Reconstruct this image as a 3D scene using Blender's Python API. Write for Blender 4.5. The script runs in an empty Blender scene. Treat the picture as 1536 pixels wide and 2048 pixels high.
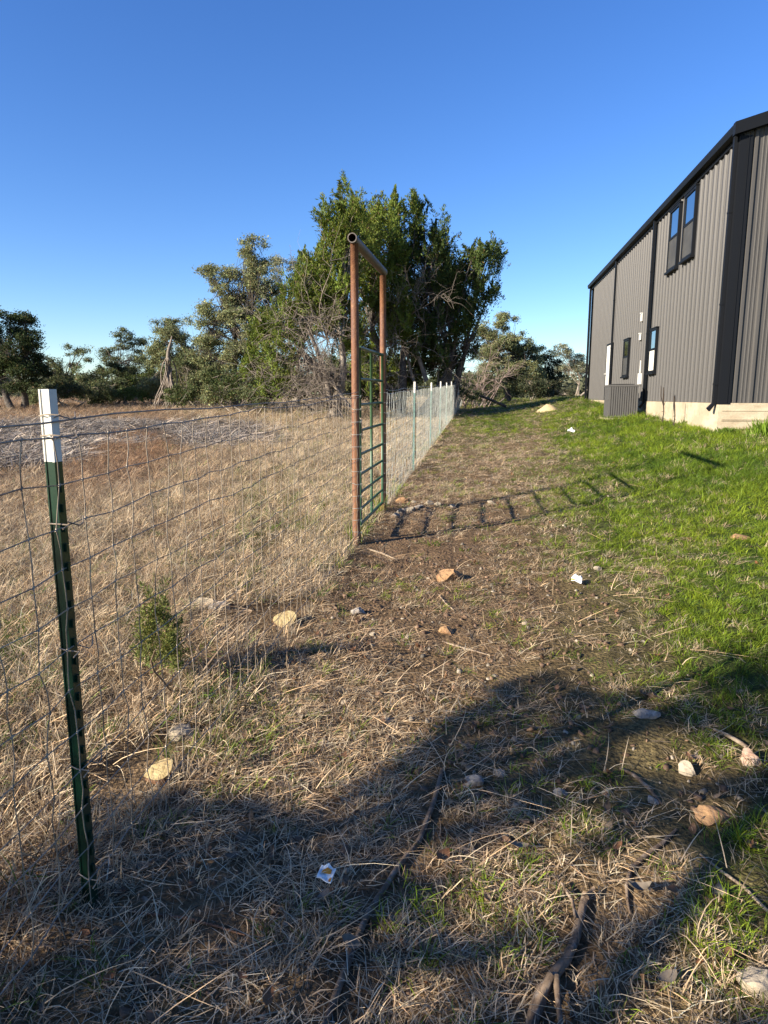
import bpy, math, random
import numpy as np
from mathutils import Vector, Matrix

# ------------------------------------------------------------------ camera, sky, sun, exposure
SC = bpy.context.scene
COL = SC.collection
F, HOR, EYE = 1330.0, 795.0, 1.5
TH = math.atan((1024 - HOR) / F); CT, ST = math.cos(TH), math.sin(TH)
cam_d = bpy.data.cameras.new('camera'); cam = bpy.data.objects.new('camera', cam_d); COL.objects.link(cam)
cam.location = (0, 0, EYE); cam.rotation_euler = (math.radians(90) - TH, 0, 0)
cam_d.sensor_fit = 'HORIZONTAL'; cam_d.sensor_width = 36.0; cam_d.lens = F / 1536 * 36
cam_d.clip_start = 0.05; cam_d.clip_end = 3000
SC.camera = cam
AZ, EL = math.radians(30.0), math.radians(22.3)          # shadows run 30 deg off +x towards +y
SUN = np.array([-math.cos(AZ) * math.cos(EL), -math.sin(AZ) * math.cos(EL), math.sin(EL)])
W = bpy.data.worlds.new('World'); SC.world = W; W.use_nodes = True
nt = W.node_tree; nt.nodes.clear()
sky = nt.nodes.new('ShaderNodeTexSky'); sky.sky_type = 'NISHITA'; sky.sun_disc = False
sky.sun_elevation = EL; sky.sun_rotation = math.atan2(SUN[0], SUN[1])
sky.altitude = 300; sky.air_density = 1.0; sky.dust_density = 0.35; sky.ozone_density = 4.0
hs = nt.nodes.new('ShaderNodeHueSaturation'); hs.inputs['Saturation'].default_value = 1.2; hs.inputs['Hue'].default_value = 0.513
bg = nt.nodes.new('ShaderNodeBackground'); bg.inputs['Strength'].default_value = 0.081
wo = nt.nodes.new('ShaderNodeOutputWorld')
nt.links.new(sky.outputs[0], hs.inputs['Color']); nt.links.new(hs.outputs[0], bg.inputs['Color']); nt.links.new(bg.outputs[0], wo.inputs[0])
sd = bpy.data.lights.new('sun', 'SUN'); sd.energy = 5.0; sd.angle = math.radians(0.5); sd.color = (1.0, 0.89, 0.74)
so = bpy.data.objects.new('sun', sd); COL.objects.link(so)
so.rotation_euler = Vector(SUN).to_track_quat('Z', 'Y').to_euler(); so.location = (-10, -8, 20)
SC.view_settings.view_transform = 'Standard'; SC.view_settings.look = 'None'
SC.view_settings.exposure = 1.5; SC.view_settings.gamma = 1.0
SC.view_settings.use_curve_mapping = False
SC.render.engine = 'CYCLES'
SC.cycles.max_bounces = 6; SC.cycles.transparent_max_bounces = 8
R = np.random.default_rng(7); random.seed(7)

# ------------------------------------------------------------------ photo pixel -> place
def ray(px, py):
    a = (px - 768) / F; b = -(py - 1024) / F
    return np.array([a, CT + b * ST, -ST + b * CT])
def atY(px, py, Y):
    r = ray(px, py); t = Y / r[1]
    return np.array([r[0] * t, Y, EYE + r[2] * t])
def proj(x, y, z):
    z = z - EYE; zc = np.maximum(y * CT - z * ST, 1e-3); yc = y * ST + z * CT
    return 768 + F * x / zc, 1024 - F * yc / zc
P1 = np.array([-0.867, 1.766]); FK = 0.1411
def fx(y): return P1[0] + FK * (y - P1[1])
def pnoise(x, y, seed=0):
    r = np.random.default_rng(seed); s = 0
    for k in range(5):
        a = r.uniform(0, 6.28); p = r.uniform(0, 6.28); q = r.uniform(0.6, 1.7)
        s = s + np.sin((x * math.cos(a) + y * math.sin(a)) * q + p + 1.3 * np.sin((x * math.sin(a) - y * math.cos(a)) * q * 0.7 + p * 2))
    return s / 5
def hz(x, y):
    x = np.asarray(x, float); y = np.asarray(y, float)
    al = np.interp(y, [-60, -10, 1.766, 45, 60, 80, 500], [-.5, -.22, 0, 1.016, 1.28, 1.40, 1.40])
    d = x - fx(y)
    ri = np.interp(d, [-100, -.3, .5, 1.37, 2.15, 3.2, 4.46, 5.8, 8, 20], [0, 0, -.03, -.015, .05, .17, .35, .5, .58, .62])
    ri = ri * (1 + .022 * np.clip(y - 13.5, 0, 20)) * np.interp(y, [33, 60], [1, 0])
    near = np.interp(np.hypot(x, y), [0, 25, 60], [1, .8, 0])
    n = .014 * pnoise(x * 5, y * 5, 1) + .02 * pnoise(x * 1.3, y * 1.3, 2) * np.interp(np.abs(d), [0, 1], [.3, 1])
    n = n + .10 * pnoise(x * .35, y * .35, 3) * np.interp(d, [-9, -3], [1, 0])
    return al + ri + n * near
def g_at(px, py):
    r = ray(px, py); lo, hi = 0.5, 200.0
    ts = np.geomspace(.5, 200, 4000); P = r[None] * ts[:, None]
    below = (EYE + P[:, 2]) < hz(P[:, 0], P[:, 1])
    k = int(np.argmax(below)) if below.any() else len(ts) - 1
    p = P[k].copy(); p[2] = hz(p[0], p[1]); return p
def dist(p): return float(p[1] * CT - (p[2] - EYE) * ST)

# ------------------------------------------------------------------ mesh helpers
class MB:
    def __init__(s): s.v = []; s.f = []
    def add(s, v, f):
        o = len(s.v); s.v.extend([tuple(map(float, p)) for p in v]); s.f.extend([tuple(i + o for i in q) for q in f]); return s
    def box(s, a, b):
        x0, y0, z0 = a; x1, y1, z1 = b
        return s.add([(x0,y0,z0),(x1,y0,z0),(x1,y1,z0),(x0,y1,z0),(x0,y0,z1),(x1,y0,z1),(x1,y1,z1),(x0,y1,z1)],
                     [(0,3,2,1),(4,5,6,7),(0,1,5,4),(1,2,6,5),(2,3,7,6),(3,0,4,7)])
    def tube(s, pts, rad, n=6, cap=True, jag=0.0, rg=None):
        pts = [np.asarray(p, float) for p in pts]; m = len(pts)
        rad = [rad] * m if np.isscalar(rad) else list(rad)
        o = []; up = None; V = []
        for i in range(m):
            t = pts[min(i + 1, m - 1)] - pts[max(i - 1, 0)]; t = t / (np.linalg.norm(t) + 1e-9)
            if up is None:
                up = np.array([0, 0, 1.0]) if abs(t[2]) < .9 else np.array([1.0, 0, 0])
            a = np.cross(t, up); a /= np.linalg.norm(a) + 1e-9; b = np.cross(a, t); up = b
            for k in range(n):
                q = 2 * math.pi * k / n
                rr = rad[i] * (1 + ((rg.uniform(-jag, jag) * .5 + jag * 1.3 * math.sin(k * 2.4 + i * .15 + (k * k) % 5)) if jag else 0))
                V.append(pts[i] + rr * (math.cos(q) * a + math.sin(q) * b))
        Fc = []
        for i in range(m - 1):
            for k in range(n):
                k2 = (k + 1) % n
                Fc.append((i*n+k, i*n+k2, (i+1)*n+k2, (i+1)*n+k))
        if cap: Fc.append(tuple(range(n))); Fc.append(tuple(range((m-1)*n, m*n))[::-1])
        return s.add(V, Fc)
    def mesh(s, name, m, smooth=False):
        me = bpy.data.meshes.new(name); me.from_pydata(s.v, [], s.f); me.update()
        if smooth: me.shade_smooth()
        if m: me.materials.append(m)
        return me
    def build(s, name, m, parent=None, smooth=False):
        return link(bpy.data.objects.new(name, s.mesh(name, m, smooth)), parent)
def link(o, parent=None):
    COL.objects.link(o)
    if parent is not None: o.parent = parent
    return o
def tag(o, label=None, cat=None, group=None, kind=None):
    if label: o['label'] = label
    if cat: o['category'] = cat
    if group: o['group'] = group
    if kind: o['kind'] = kind
    return o
def empty(name, loc, label, cat, group=None, rz=0):
    o = bpy.data.objects.new(name, None); COL.objects.link(o); o.location = loc; o.rotation_euler = (0, 0, rz)
    o.empty_display_size = .1
    return tag(o, label, cat, group)
def np_mesh(name, V, Fq, cols=None, mat=None, smooth=False):
    """V (n,3), Fq (m,k) all faces with k corners, cols (n,3) point colours"""
    me = bpy.data.meshes.new(name); n, (m, k) = len(V), Fq.shape
    me.vertices.add(n); me.vertices.foreach_set('co', np.asarray(V, np.float32).ravel())
    me.loops.add(m * k); me.loops.foreach_set('vertex_index', Fq.astype(np.int32).ravel())
    me.polygons.add(m); me.polygons.foreach_set('loop_start', np.arange(0, m * k, k, dtype=np.int32))
    me.polygons.foreach_set('loop_total', np.full(m, k, np.int32))
    me.update(calc_edges=True)
    if cols is not None:
        a = me.attributes.new('col', 'FLOAT_COLOR', 'POINT')
        a.data.foreach_set('color', np.c_[cols, np.ones(n)].astype(np.float32).ravel())
    if mat: me.materials.append(mat)
    if smooth: me.shade_smooth()
    return me

# ------------------------------------------------------------------ materials
def mat(name, col, rough=.7, spec=.3, metal=0, noise=None, bump=None, scale=1.0):
    """noise: list of (scale, other colour, lo, hi, (sx,sy,sz)) layers; bump: (scale, strength)"""
    m = bpy.data.materials.new(name); m.use_nodes = True; t = m.node_tree
    b = t.nodes['Principled BSDF']; b.inputs['Base Color'].default_value = (*col, 1)
    b.inputs['Roughness'].default_value = rough; b.inputs['Specular IOR Level'].default_value = spec; b.inputs['Metallic'].default_value = metal
    tc = t.nodes.new('ShaderNodeTexCoord'); prev = None
    for (sc, c2, lo, hi, st) in (noise or []):
        mp = t.nodes.new('ShaderNodeMapping'); mp.inputs['Scale'].default_value = st
        t.links.new(tc.outputs['Object'], mp.inputs[0])
        nz = t.nodes.new('ShaderNodeTexNoise'); nz.inputs['Scale'].default_value = sc; nz.inputs['Detail'].default_value = 6; nz.inputs['Roughness'].default_value = .65
        t.links.new(mp.outputs[0], nz.inputs[0])
        mr = t.nodes.new('ShaderNodeMapRange'); mr.inputs[1].default_value = lo; mr.inputs[2].default_value = hi
        t.links.new(nz.outputs[0], mr.inputs[0])
        mx = t.nodes.new('ShaderNodeMix'); mx.data_type = 'RGBA'
        t.links.new(mr.outputs[0], mx.inputs['Factor'])
        if prev is None: mx.inputs['A'].default_value = (*col, 1)
        else: t.links.new(prev, mx.inputs['A'])
        mx.inputs['B'].default_value = (*c2, 1); prev = mx.outputs['Result']
    if prev is not None: t.links.new(prev, b.inputs['Base Color'])
    if bump:
        nz = t.nodes.new('ShaderNodeTexNoise'); nz.inputs['Scale'].default_value = bump[0]; nz.inputs['Detail'].default_value = 5
        mp = t.nodes.new('ShaderNodeMapping'); mp.inputs['Scale'].default_value = bump[2] if len(bump) > 2 else (1, 1, 1)
        t.links.new(tc.outputs['Object'], mp.inputs[0]); t.links.new(mp.outputs[0], nz.inputs[0])
        bp = t.nodes.new('ShaderNodeBump'); bp.inputs['Strength'].default_value = bump[1]; bp.inputs['Distance'].default_value = .02
        t.links.new(nz.outputs[0], bp.inputs['Height']); t.links.new(bp.outputs[0], b.inputs['Normal'])
    return m
def leaf_mat(name, instancer=False, trans=.3, rough=.55, spec=.25):
    m = bpy.data.materials.new(name); m.use_nodes = True; t = m.node_tree
    b = t.nodes['Principled BSDF']; out = t.nodes['Material Output']
    b.inputs['Roughness'].default_value = rough; b.inputs['Specular IOR Level'].default_value = spec
    at = t.nodes.new('ShaderNodeAttribute'); at.attribute_name = 'col'; c = at.outputs['Color']
    if instancer:
        ti = t.nodes.new('ShaderNodeAttribute'); ti.attribute_name = 'tint'; ti.attribute_type = 'INSTANCER'
        mx = t.nodes.new('ShaderNodeMix'); mx.data_type = 'RGBA'; mx.blend_type = 'MULTIPLY'; mx.inputs['Factor'].default_value = 1
        t.links.new(c, mx.inputs['A']); t.links.new(ti.outputs['Color'], mx.inputs['B']); c = mx.outputs['Result']
    t.links.new(c, b.inputs['Base Color'])
    tr = t.nodes.new('ShaderNodeBsdfTranslucent'); t.links.new(c, tr.inputs['Color'])
    ms = t.nodes.new('ShaderNodeMixShader'); ms.inputs[0].default_value = trans
    t.links.new(b.outputs[0], ms.inputs[1]); t.links.new(tr.outputs[0], ms.inputs[2]); t.links.new(ms.outputs[0], out.inputs[0])
    return m
I3 = (1, 1, 1)
M_leaf = leaf_mat('foliage', trans=.33, rough=.6, spec=.15)
M_grass = leaf_mat('grass_blade', True, trans=.3)
M_bark = mat('bark', (.16, .13, .10), .9, .1, noise=[(6, (.33, .29, .24), .4, .65, (1, 1, .3))], bump=(30, .8, (1, 1, .25)))
M_dead = mat('dead_wood', (.22, .185, .15), .9, .1, noise=[(8, (.12, .10, .085), .45, .7, I3)])
M_darkbark = mat('dark_bark', (.07, .06, .05), .9, .1, noise=[(8, (.15, .13, .11), .45, .7, I3)])
M_stick = mat('weathered_stick', (.185, .135, .092), .9, .12, noise=[(14, (.08, .055, .038), .4, .62, I3), (40, (.30, .25, .20), .52, .75, I3)], bump=(22, .5))
M_stickred = mat('reddish_stick', (.22, .12, .07), .85, .15, noise=[(14, (.10, .06, .04), .4, .65, I3)], bump=(60, .8))
M_stickpale = mat('pale_stick', (.34, .27, .19), .85, .15, noise=[(18, (.17, .12, .08), .45, .65, I3)], bump=(60, .8))
M_rust = mat('rusty_pipe', (.16, .068, .030), .62, .35, noise=[(5, (.10, .045, .028), .42, .66, (1, 1, .35)), (28, (.24, .115, .05), .5, .72, (1, 1, .5))], bump=(90, .25))
M_mill = mat('mill_scale_pipe', (.075, .062, .052), .55, .4, noise=[(6, (.17, .115, .075), .45, .7, (1, .3, 1)), (30, (.20, .17, .13), .55, .75, I3)], bump=(80, .2))
M_pipein = mat('pipe_bore', (.05, .025, .015), .9, .1)
M_gate = mat('green_gate_paint', (.03, .07, .032), .42, .45, noise=[(12, (.045, .095, .045), .45, .7, I3), (60, (.04, .08, .04), .6, .75, I3)])
M_tgreen = mat('green_post_paint', (.002, .022, .011), .33, .5, noise=[(14, (.003, .032, .016), .45, .65, (1, 1, .3)), (70, (.03, .05, .035), .62, .75, I3)])
M_tgrey = mat('faded_green_post_paint', (.04, .115, .095), .5, .4, noise=[(10, (.09, .2, .18), .45, .7, I3)])
M_twhite = mat('white_post_paint', (.60, .59, .53), .6, .3, noise=[(40, (.42, .40, .35), .58, .72, (1, 1, .3)), (9, (.52, .50, .44), .45, .7, (1, 1, .4))])
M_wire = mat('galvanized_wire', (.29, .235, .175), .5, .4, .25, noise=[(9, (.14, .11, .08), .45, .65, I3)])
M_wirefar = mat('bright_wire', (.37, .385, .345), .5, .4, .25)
M_siding = mat('taupe_siding', (.064, .061, .0575), .5, .24, noise=[(1.3, (.055, .0525, .049), .4, .65, (1, 1, .15)), (50, (.069, .066, .062), .5, .7, I3)])
M_trim = mat('dark_bronze_trim', (.007, .008, .010), .5, .12)
M_conc = mat('concrete', (.33, .27, .185), .85, .2, noise=[(1.2, (.42, .365, .26), .42, .62, (1, 1, 2.5)), (9, (.25, .20, .13), .55, .78, I3)], bump=(25, .25))
M_white = mat('white_paint', (.50, .49, .45), .5, .4)
M_screen = mat('window_screen', (.038, .038, .036), .6, .3, noise=[(3, (.058, .057, .052), .35, .65, I3)])
M_blind = mat('window_blind', (.62, .60, .52), .6, .3, noise=[(4, (.5, .48, .42), .5, .7, (1, 1, .4))])
M_glass = mat('window_glass', (.40, .47, .50), .04, .5)
M_glass.node_tree.nodes['Principled BSDF'].inputs['Metallic'].default_value = 1
M_ac = mat('grey_unit_metal', (.075, .073, .07), .5, .4)
M_acd = mat('dark_unit_coil', (.03, .03, .03), .7, .2)
M_roof = mat('dark_roof_metal', (.05, .052, .055), .4, .5)
M_lime = mat('limestone', (.34, .285, .205), .9, .15, noise=[(9, (.19, .16, .12), .45, .65, I3), (30, (.43, .37, .28), .55, .75, I3)], bump=(25, .9))
M_tanrock = mat('tan_rock', (.30, .18, .09), .9, .15, noise=[(9, (.18, .10, .055), .45, .65, I3), (35, (.38, .26, .15), .55, .75, I3)], bump=(25, 1.0))
M_greyrock = mat('grey_rock', (.28, .25, .21), .9, .15, noise=[(12, (.15, .13, .115), .45, .65, I3), (35, (.42, .38, .33), .55, .75, I3)], bump=(25, 1.0))
M_pinkrock = mat('pinkish_rock', (.34, .22, .155), .9, .15, noise=[(10, (.40, .31, .24), .45, .65, I3)], bump=(25, .8))
M_cut = mat('fresh_cut_wood', (.38, .30, .145), .9, .12, noise=[(18, (.24, .165, .075), .4, .65, I3), (90, (.44, .36, .2), .5, .7, (1, .15, 1))], bump=(60, .5))
M_sand = mat('sand', (.42, .33, .19), .95, .1, noise=[(20, (.32, .25, .14), .45, .7, I3)], bump=(60, .4))
M_paper = mat('white_litter', (.75, .76, .74), .6, .3)
M_yellow = mat('yellow_print', (.75, .62, .05), .6, .3)
M_stain = mat('orange_stain', (.45, .20, .03), .7, .2, noise=[(60, (.12, .06, .03), .5, .6, I3)])
M_deadleaf = mat('dead_leaf', (.22, .10, .045), .8, .2, noise=[(30, (.13, .07, .04), .45, .7, I3)])
M_greyleaf = mat('grey_dead_leaf', (.17, .14, .105), .8, .2, noise=[(30, (.10, .085, .065), .45, .7, I3)])
M_weed = mat('dark_dry_weed', (.045, .035, .028), .9, .1)

# ------------------------------------------------------------------ the ground
CTRL = np.array([  # px, py, green, cover, height(m), brown
 (760,1200,.14,.32,.05,.5),(900,1100,.10,.30,.05,.6),(1050,1200,.2,.32,.05,.5),(900,1250,.14,.3,.05,.6),(700,1400,.06,1,.07,.3),(600,1500,.08,1,.08,.2),
 (820,1330,.15,.6,.06,.5),(1000,1290,.16,.35,.05,.5),(1100,1330,.35,.4,.05,.4),(1250,1150,.62,.8,.06,.3),(1250,1300,.5,.4,.06,.4),(1160,1240,.4,.4,.05,.4),(1400,1200,.93,1,.08,0),
 (1500,1300,.92,.95,.09,0),(1500,1100,1,1,.08,0),(1250,1050,.9,1,.07,0),(1200,1000,.88,1,.07,0),(1120,1030,.45,.8,.06,.2),(1000,905,.10,1,.05,.1),(1080,960,.28,1,.06,.1),(960,950,.10,1,.06,.15),
 (900,900,.14,1,.06,.1),(860,970,.08,1,.06,.3),(1050,900,.22,1,.06,.1),(1160,880,.92,1,.08,0),(1000,845,.85,1,.07,0),(940,855,.6,1,.07,0),(910,880,.3,1,.07,.1),(1000,1050,.16,.4,.05,.45),
 (1300,900,1,1,.10,0),(1450,950,1,1,.10,0),(1250,840,1,1,.12,0),(1400,870,.95,1,.12,0),(800,1100,.1,.35,.05,.6),(820,1020,.06,.7,.05,.4),(750,1700,.07,1,.07,.3),(1000,1700,.16,.85,.07,.3),
 (1000,1500,.3,.35,.05,.4),(1150,1450,.4,.25,.05,.4),(1300,1500,.45,.25,.06,.4),(1450,1450,.65,.75,.08,.2),(1200,1600,.45,.55,.06,.3),(1420,1580,.35,.3,.06,.4),(1520,1680,.75,.85,.09,.1),(1450,1850,.55,.95,.09,.1),
 (1200,1900,.08,1,.09,.1),(1330,1800,.10,1,.08,.1),(800,1950,.08,1,.09,.2),(450,1850,.10,1,.08,.25),(300,1950,.25,.95,.08,.2),(550,1700,.10,1,.07,.25),(400,1650,.10,1,.08,.2),
 # field behind the fence
 (50,1320,.45,1,.20,0),(420,1440,.25,1,.16,.1),(560,1060,.35,1,.22,0),(640,980,.2,1,.30,0),(640,900,.1,1,.35,0),(200,1050,.04,1,.32,.05),(60,1100,.04,1,.34,.05),(350,1010,.06,1,.30,.05),
 (300,1180,.10,1,.22,.2),(130,1300,.08,1,.28,.1),(500,1200,.12,1,.16,.15),(600,1150,.10,1,.16,.15),(150,1500,.14,1,.20,.15),(60,1650,.10,1,.18,.2),(250,1400,.12,1,.16,.3),(450,1300,.10,1,.14,.3),
 (250,920,.0,1,.30,.95),(310,890,.0,1,.30,1.0),(160,930,.0,1,.28,.8),(380,950,.03,1,.30,.3),(480,880,.06,1,.32,.25),(560,850,.06,1,.36,.1),(100,800,.02,1,.40,.7),(250,812,.02,1,.40,.6),
 (420,810,.04,1,.40,.2),(560,805,.12,1,.40,.1),(680,1050,.25,1,.25,0),(60,960,.02,1,.28,.4),
 (30,1800,.1,1,.14,.2),(-200,1400,.1,1,.22,.1),(1700,1400,.9,1,.1,0),(1700,1000,1,1,.1,0),(-200,1000,.02,1,.3,.3),(100,850,0,.5,.2,.5)], float)
def masks(x, y):
    px, py = proj(x, y, hz(x, y))
    out = np.zeros((len(x), 4)); ws = np.zeros(len(x))
    dl = (x - fx(y)) < 0
    cl = np.array([g_at(c[0], c[1])[:2] for c in CTRL]); cleft = (cl[:, 0] - fx(cl[:, 1])) < 0
    for c, lf in zip(CTRL, cleft):
        d2 = ((px - c[0]) / 1.0) ** 2 + ((py - c[1]) * 1.3) ** 2
        w = 1 / (d2 + 900) ** 1.6 * np.where(dl == lf, 1, .02)
        out += w[:, None] * c[2:]; ws += w
    return out / ws[:, None], px, py
def mulch_mask(x, y):
    c = ((x + 9.8) / 6.6) ** 2 + ((y - 18.8) / 8.0) ** 2
    m = 1 - c + .35 * pnoise(x * .8, y * .8, 11)
    px, py = proj(x, y, hz(x, y))
    m = np.where(((px - 265) / 110) ** 2 + ((py - 920) / 55) ** 2 < 1, m - .8, m)
    return m
ys = np.concatenate([np.arange(-14, -1, .8), np.arange(-1, 7, .07), np.geomspace(7, 420, 190)])
u = np.linspace(-1, 1, 241); xs = np.sinh(u * 6.2) / np.sinh(6.2) * 420 + 1.0 * (1 - u * u)
u2 = np.linspace(-1, 1, 121)
xs = np.unique(np.concatenate([np.arange(-5, 6.5, .07), -5 - (np.geomspace(.07, 300, 90)), 6.43 + (np.geomspace(.07, 300, 90))]))
X, Y = np.meshgrid(xs, ys); Z = hz(X, Y)
V = np.c_[X.ravel(), Y.ravel(), Z.ravel()]; nx, ny = len(xs), len(ys)
ii = (np.arange(ny - 1)[:, None] * nx + np.arange(nx - 1)[None]).ravel()
Fq = np.c_[ii, ii + 1, ii + nx + 1, ii + nx]
mk, _, _ = masks(V[:, 0], np.maximum(V[:, 1], .9))
far = np.interp(V[:, 1], [25, 45], [0, 1])
soil = np.array([.175, .104, .06]); straw = np.array([.15, .10, .055]); grn = np.array([.028, .05, .008]); brown = np.array([.12, .08, .05])
cov = mk[:, 1:2] * .55 + .1
c = soil * (1 - cov) + straw * cov
c = c * (1 - .6 * mk[:, 3:4]) + brown * .6 * mk[:, 3:4]
gg = np.clip(mk[:, 0:1] * 1.0, 0, 1); c = c * (1 - gg) + grn * gg
mm = np.clip(mulch_mask(V[:, 0], V[:, 1]) * 3, 0, 1)[:, None]
c = c * (1 - mm) + np.array([.07, .053, .04]) * mm
M_ground = bpy.data.materials.new('ground_soil'); M_ground.use_nodes = True
t = M_ground.node_tree; b = t.nodes['Principled BSDF']; b.inputs['Roughness'].default_value = .95; b.inputs['Specular IOR Level'].default_value = .1
at = t.nodes.new('ShaderNodeAttribute'); at.attribute_name = 'col'; tc = t.nodes.new('ShaderNodeTexCoord')
prev = at.outputs['Color']
for sc, lo, hi, amt in ((55, .5, 1.5, 1), (7, .65, 1.3, 1), (1.6, .8, 1.2, 1)):
    nz = t.nodes.new('ShaderNodeTexNoise'); nz.inputs['Scale'].default_value = sc; nz.inputs['Detail'].default_value = 5
    t.links.new(tc.outputs['Object'], nz.inputs[0])
    mr = t.nodes.new('ShaderNodeMapRange'); mr.inputs[1].default_value = .3; mr.inputs[2].default_value = .7; mr.inputs[3].default_value = lo; mr.inputs[4].default_value = hi
    t.links.new(nz.outputs[0], mr.inputs[0])
    mx = t.nodes.new('ShaderNodeVectorMath'); mx.operation = 'SCALE'; t.links.new(prev, mx.inputs[0]); t.links.new(mr.outputs[0], mx.inputs['Scale']); prev = mx.outputs[0]
t.links.new(prev, b.inputs['Base Color'])
nz = t.nodes.new('ShaderNodeTexNoise'); nz.inputs['Scale'].default_value = 48; nz.inputs['Detail'].default_value = 9; t.links.new(tc.outputs['Object'], nz.inputs[0])
bp = t.nodes.new('ShaderNodeBump'); bp.inputs['Strength'].default_value = .9; bp.inputs['Distance'].default_value = .03
t.links.new(nz.outputs[0], bp.inputs['Height']); t.links.new(bp.outputs[0], b.inputs['Normal'])
ground = link(bpy.data.objects.new('ground', np_mesh('ground', V, Fq, c, M_ground, True))); tag(ground, kind='structure')

# ------------------------------------------------------------------ metal building
YC = 13.5; BK = 0.1512; X0 = 4.70
BA = -math.atan(BK); bl = math.hypot(1, BK)
SLAB = 1.395
corner = np.array([X0 + BK * YC, YC, SLAB])
ca, sa = math.cos(BA), math.sin(BA)
LX = np.array([ca, sa]); LY = np.array([-sa, ca])
def wall_at(px, py):                                     # pixel -> (along the long wall, height over the slab)
    r = ray(px, py); n = LX
    t = (corner[:2] @ n) / (r[:2] @ n); p = r[:2] * t - corner[:2]
    return float(p @ LY), float(EYE + r[2] * t - SLAB)
def front_at(px, py):
    r = ray(px, py); n = LY
    t = (corner[:2] @ n) / (r[:2] @ n); p = r[:2] * t - corner[:2]
    return float(p @ LX), float(EYE + r[2] * t - SLAB)
EH = wall_at(1481, 283)[1]                               # siding top at the near corner
EH = max(5.0, min(5.7, EH)); LEN = 18.2; WID = 12.6; PITCH = .28
B = empty('metal_building', tuple(corner), 'long dark taupe metal building with ribbed siding on a concrete base', 'building', rz=BA)
def siding(w, h0, h1, name='siding_panel'):
    """ribbed sheet in local (run, out, z): pan at out=0, ribs out to .036"""
    prof = []; p = .305; n = int(round(w / p))
    for k in range(n):
        a = k * p
        prof += [(a, 0), (a + .035, 0), (a + .043, .009), (a + .062, .009), (a + .07, 0), (a + .105, 0), (a + .113, .009), (a + .132, .009), (a + .14, 0), (a + .175, 0), (a + .195, .036), (a + .25, .036), (a + .27, 0)]
    prof.append((w, 0)); return prof
def sheet(prof, h, to3, zf=None):
    mb = MB(); n = len(prof); v = []
    for (a, o) in prof:
        v.append(to3(a, o, 0)); v.append(to3(a, o, zf(a) if zf else h))
    mb.add(v, [(2*i, 2*i+2, 2*i+3, 2*i+1) for i in range(n - 1)]); return mb
PW = .915
prof = siding(PW, 0, EH)
me = sheet(prof, EH, lambda a, o, z: (-o, a, z)).mesh('siding_panel', M_siding)
for k in range(int(LEN / PW)):
    o = link(bpy.data.objects.new('siding_panel', me), B); o.location = (0, .02 + k * PW, 0)
rest = LEN - .02 - int(LEN / PW) * PW
for k in range(int((WID) / PW)):
    x0 = .02 + k * PW
    def zf(a, x0=x0):
        x = x0 + a; return EH + PITCH * min(x, WID - x)
    o = sheet(prof, 0, lambda a, o_, z: (a, -o_, z), zf).build('siding_panel', M_siding, B); o.location = (x0, 0, 0)
mb = MB()   # inner shell: back, right side and inner liner
mb.add([(.06, .06, 0), (.06, LEN, 0), (.06, LEN, EH), (.06, .06, EH)], [(0, 1, 2, 3)])
mb.add([(.06, .06, 0), (WID-.05, .06, 0), (WID-.05, .06, EH), (WID/2, .06, EH + PITCH*WID/2 - .05), (.06, .06, EH)], [(0, 1, 2, 3, 4)])
mb.add([(0, LEN, 0), (WID, LEN, 0), (WID, LEN, EH), (WID/2, LEN, EH + PITCH*WID/2 - .02), (0, LEN, EH)], [(4, 3, 2, 1, 0)])
mb.add([(WID, 0, 0), (WID, LEN, 0), (WID, LEN, EH), (WID, 0, EH)], [(0, 1, 2, 3)])
mb.build('wall', M_siding, B)
rp = MB()
for s in (0, 1):
    xa, xb = (-.12, WID/2) if s == 0 else (WID/2, WID + .12)
    za, zb = EH + .06 + PITCH * min(xa, WID - xa), EH + .06 + PITCH * min(xb, WID - xb)
    for q in ((za, zb),):
        v = [(xa, -.12, za), (xb, -.12, zb), (xb, LEN+.12, zb), (xa, LEN+.12, za)]
        v += [(a_, b_, c_ + .05) for (a_, b_, c_) in v]
        rp.add(v, [(0,3,2,1),(4,5,6,7),(0,1,5,4),(1,2,6,5),(2,3,7,6),(3,0,4,7)])
rp.build('roof', M_roof, B)
gt = MB()   # box gutter with a lip, run along the eave
pr = [(-.055, -.02), (-.175, -.0), (-.195, .10), (-.195, .135), (-.175, .135), (-.165, .03), (-.055, .02)]
gt.add([(x, -.16, EH + z) for x, z in pr] + [(x, LEN + .14, EH + z) for x, z in pr],
       [(i, (i+1) % 7, 7 + (i+1) % 7, 7 + i) for i in range(7)] + [tuple(range(7))[::-1], tuple(range(7, 14))])
gt.build('gutter', M_trim, B)
ev = MB(); ev.box((-.054, -.05, EH - .10), (-.002, LEN + .05, EH + .055)); ev.build('eave_trim', M_trim, B)
rk = MB()   # rake trim up the gable
for x0, x1 in ((-.20, WID/2), (WID + .2, WID/2)):
    z0, z1 = EH + PITCH * (-.2), EH + PITCH * WID/2
    v = []
    for yy in (-.17, -.045):
        v += [(x0, yy, z0 - .02), (x1, yy, z1 - .02), (x1, yy, z1 + .20), (x0, yy, z0 + .20)]
    rk.add(v, [(0,1,2,3),(7,6,5,4),(0,4,5,1),(1,5,6,2),(2,6,7,3),(3,7,4,0)])
rk.build('rake_trim', M_trim, B)
ct = MB(); ct.box((-.05, -.055, -.03), (.165, -.040, EH - .07)); ct.box((-.055, -.050, -.03), (-.042, .20, EH - .1)); ct.box((.09, -.066, 0), (.105, -.055, EH - .08))
ct.build('corner_trim', M_trim, B)
ct = MB(); ct.box((-.055, LEN - .22, -.03), (-.042, LEN + .04, EH - .1)); ct.build('corner_trim', M_trim, B)
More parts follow.
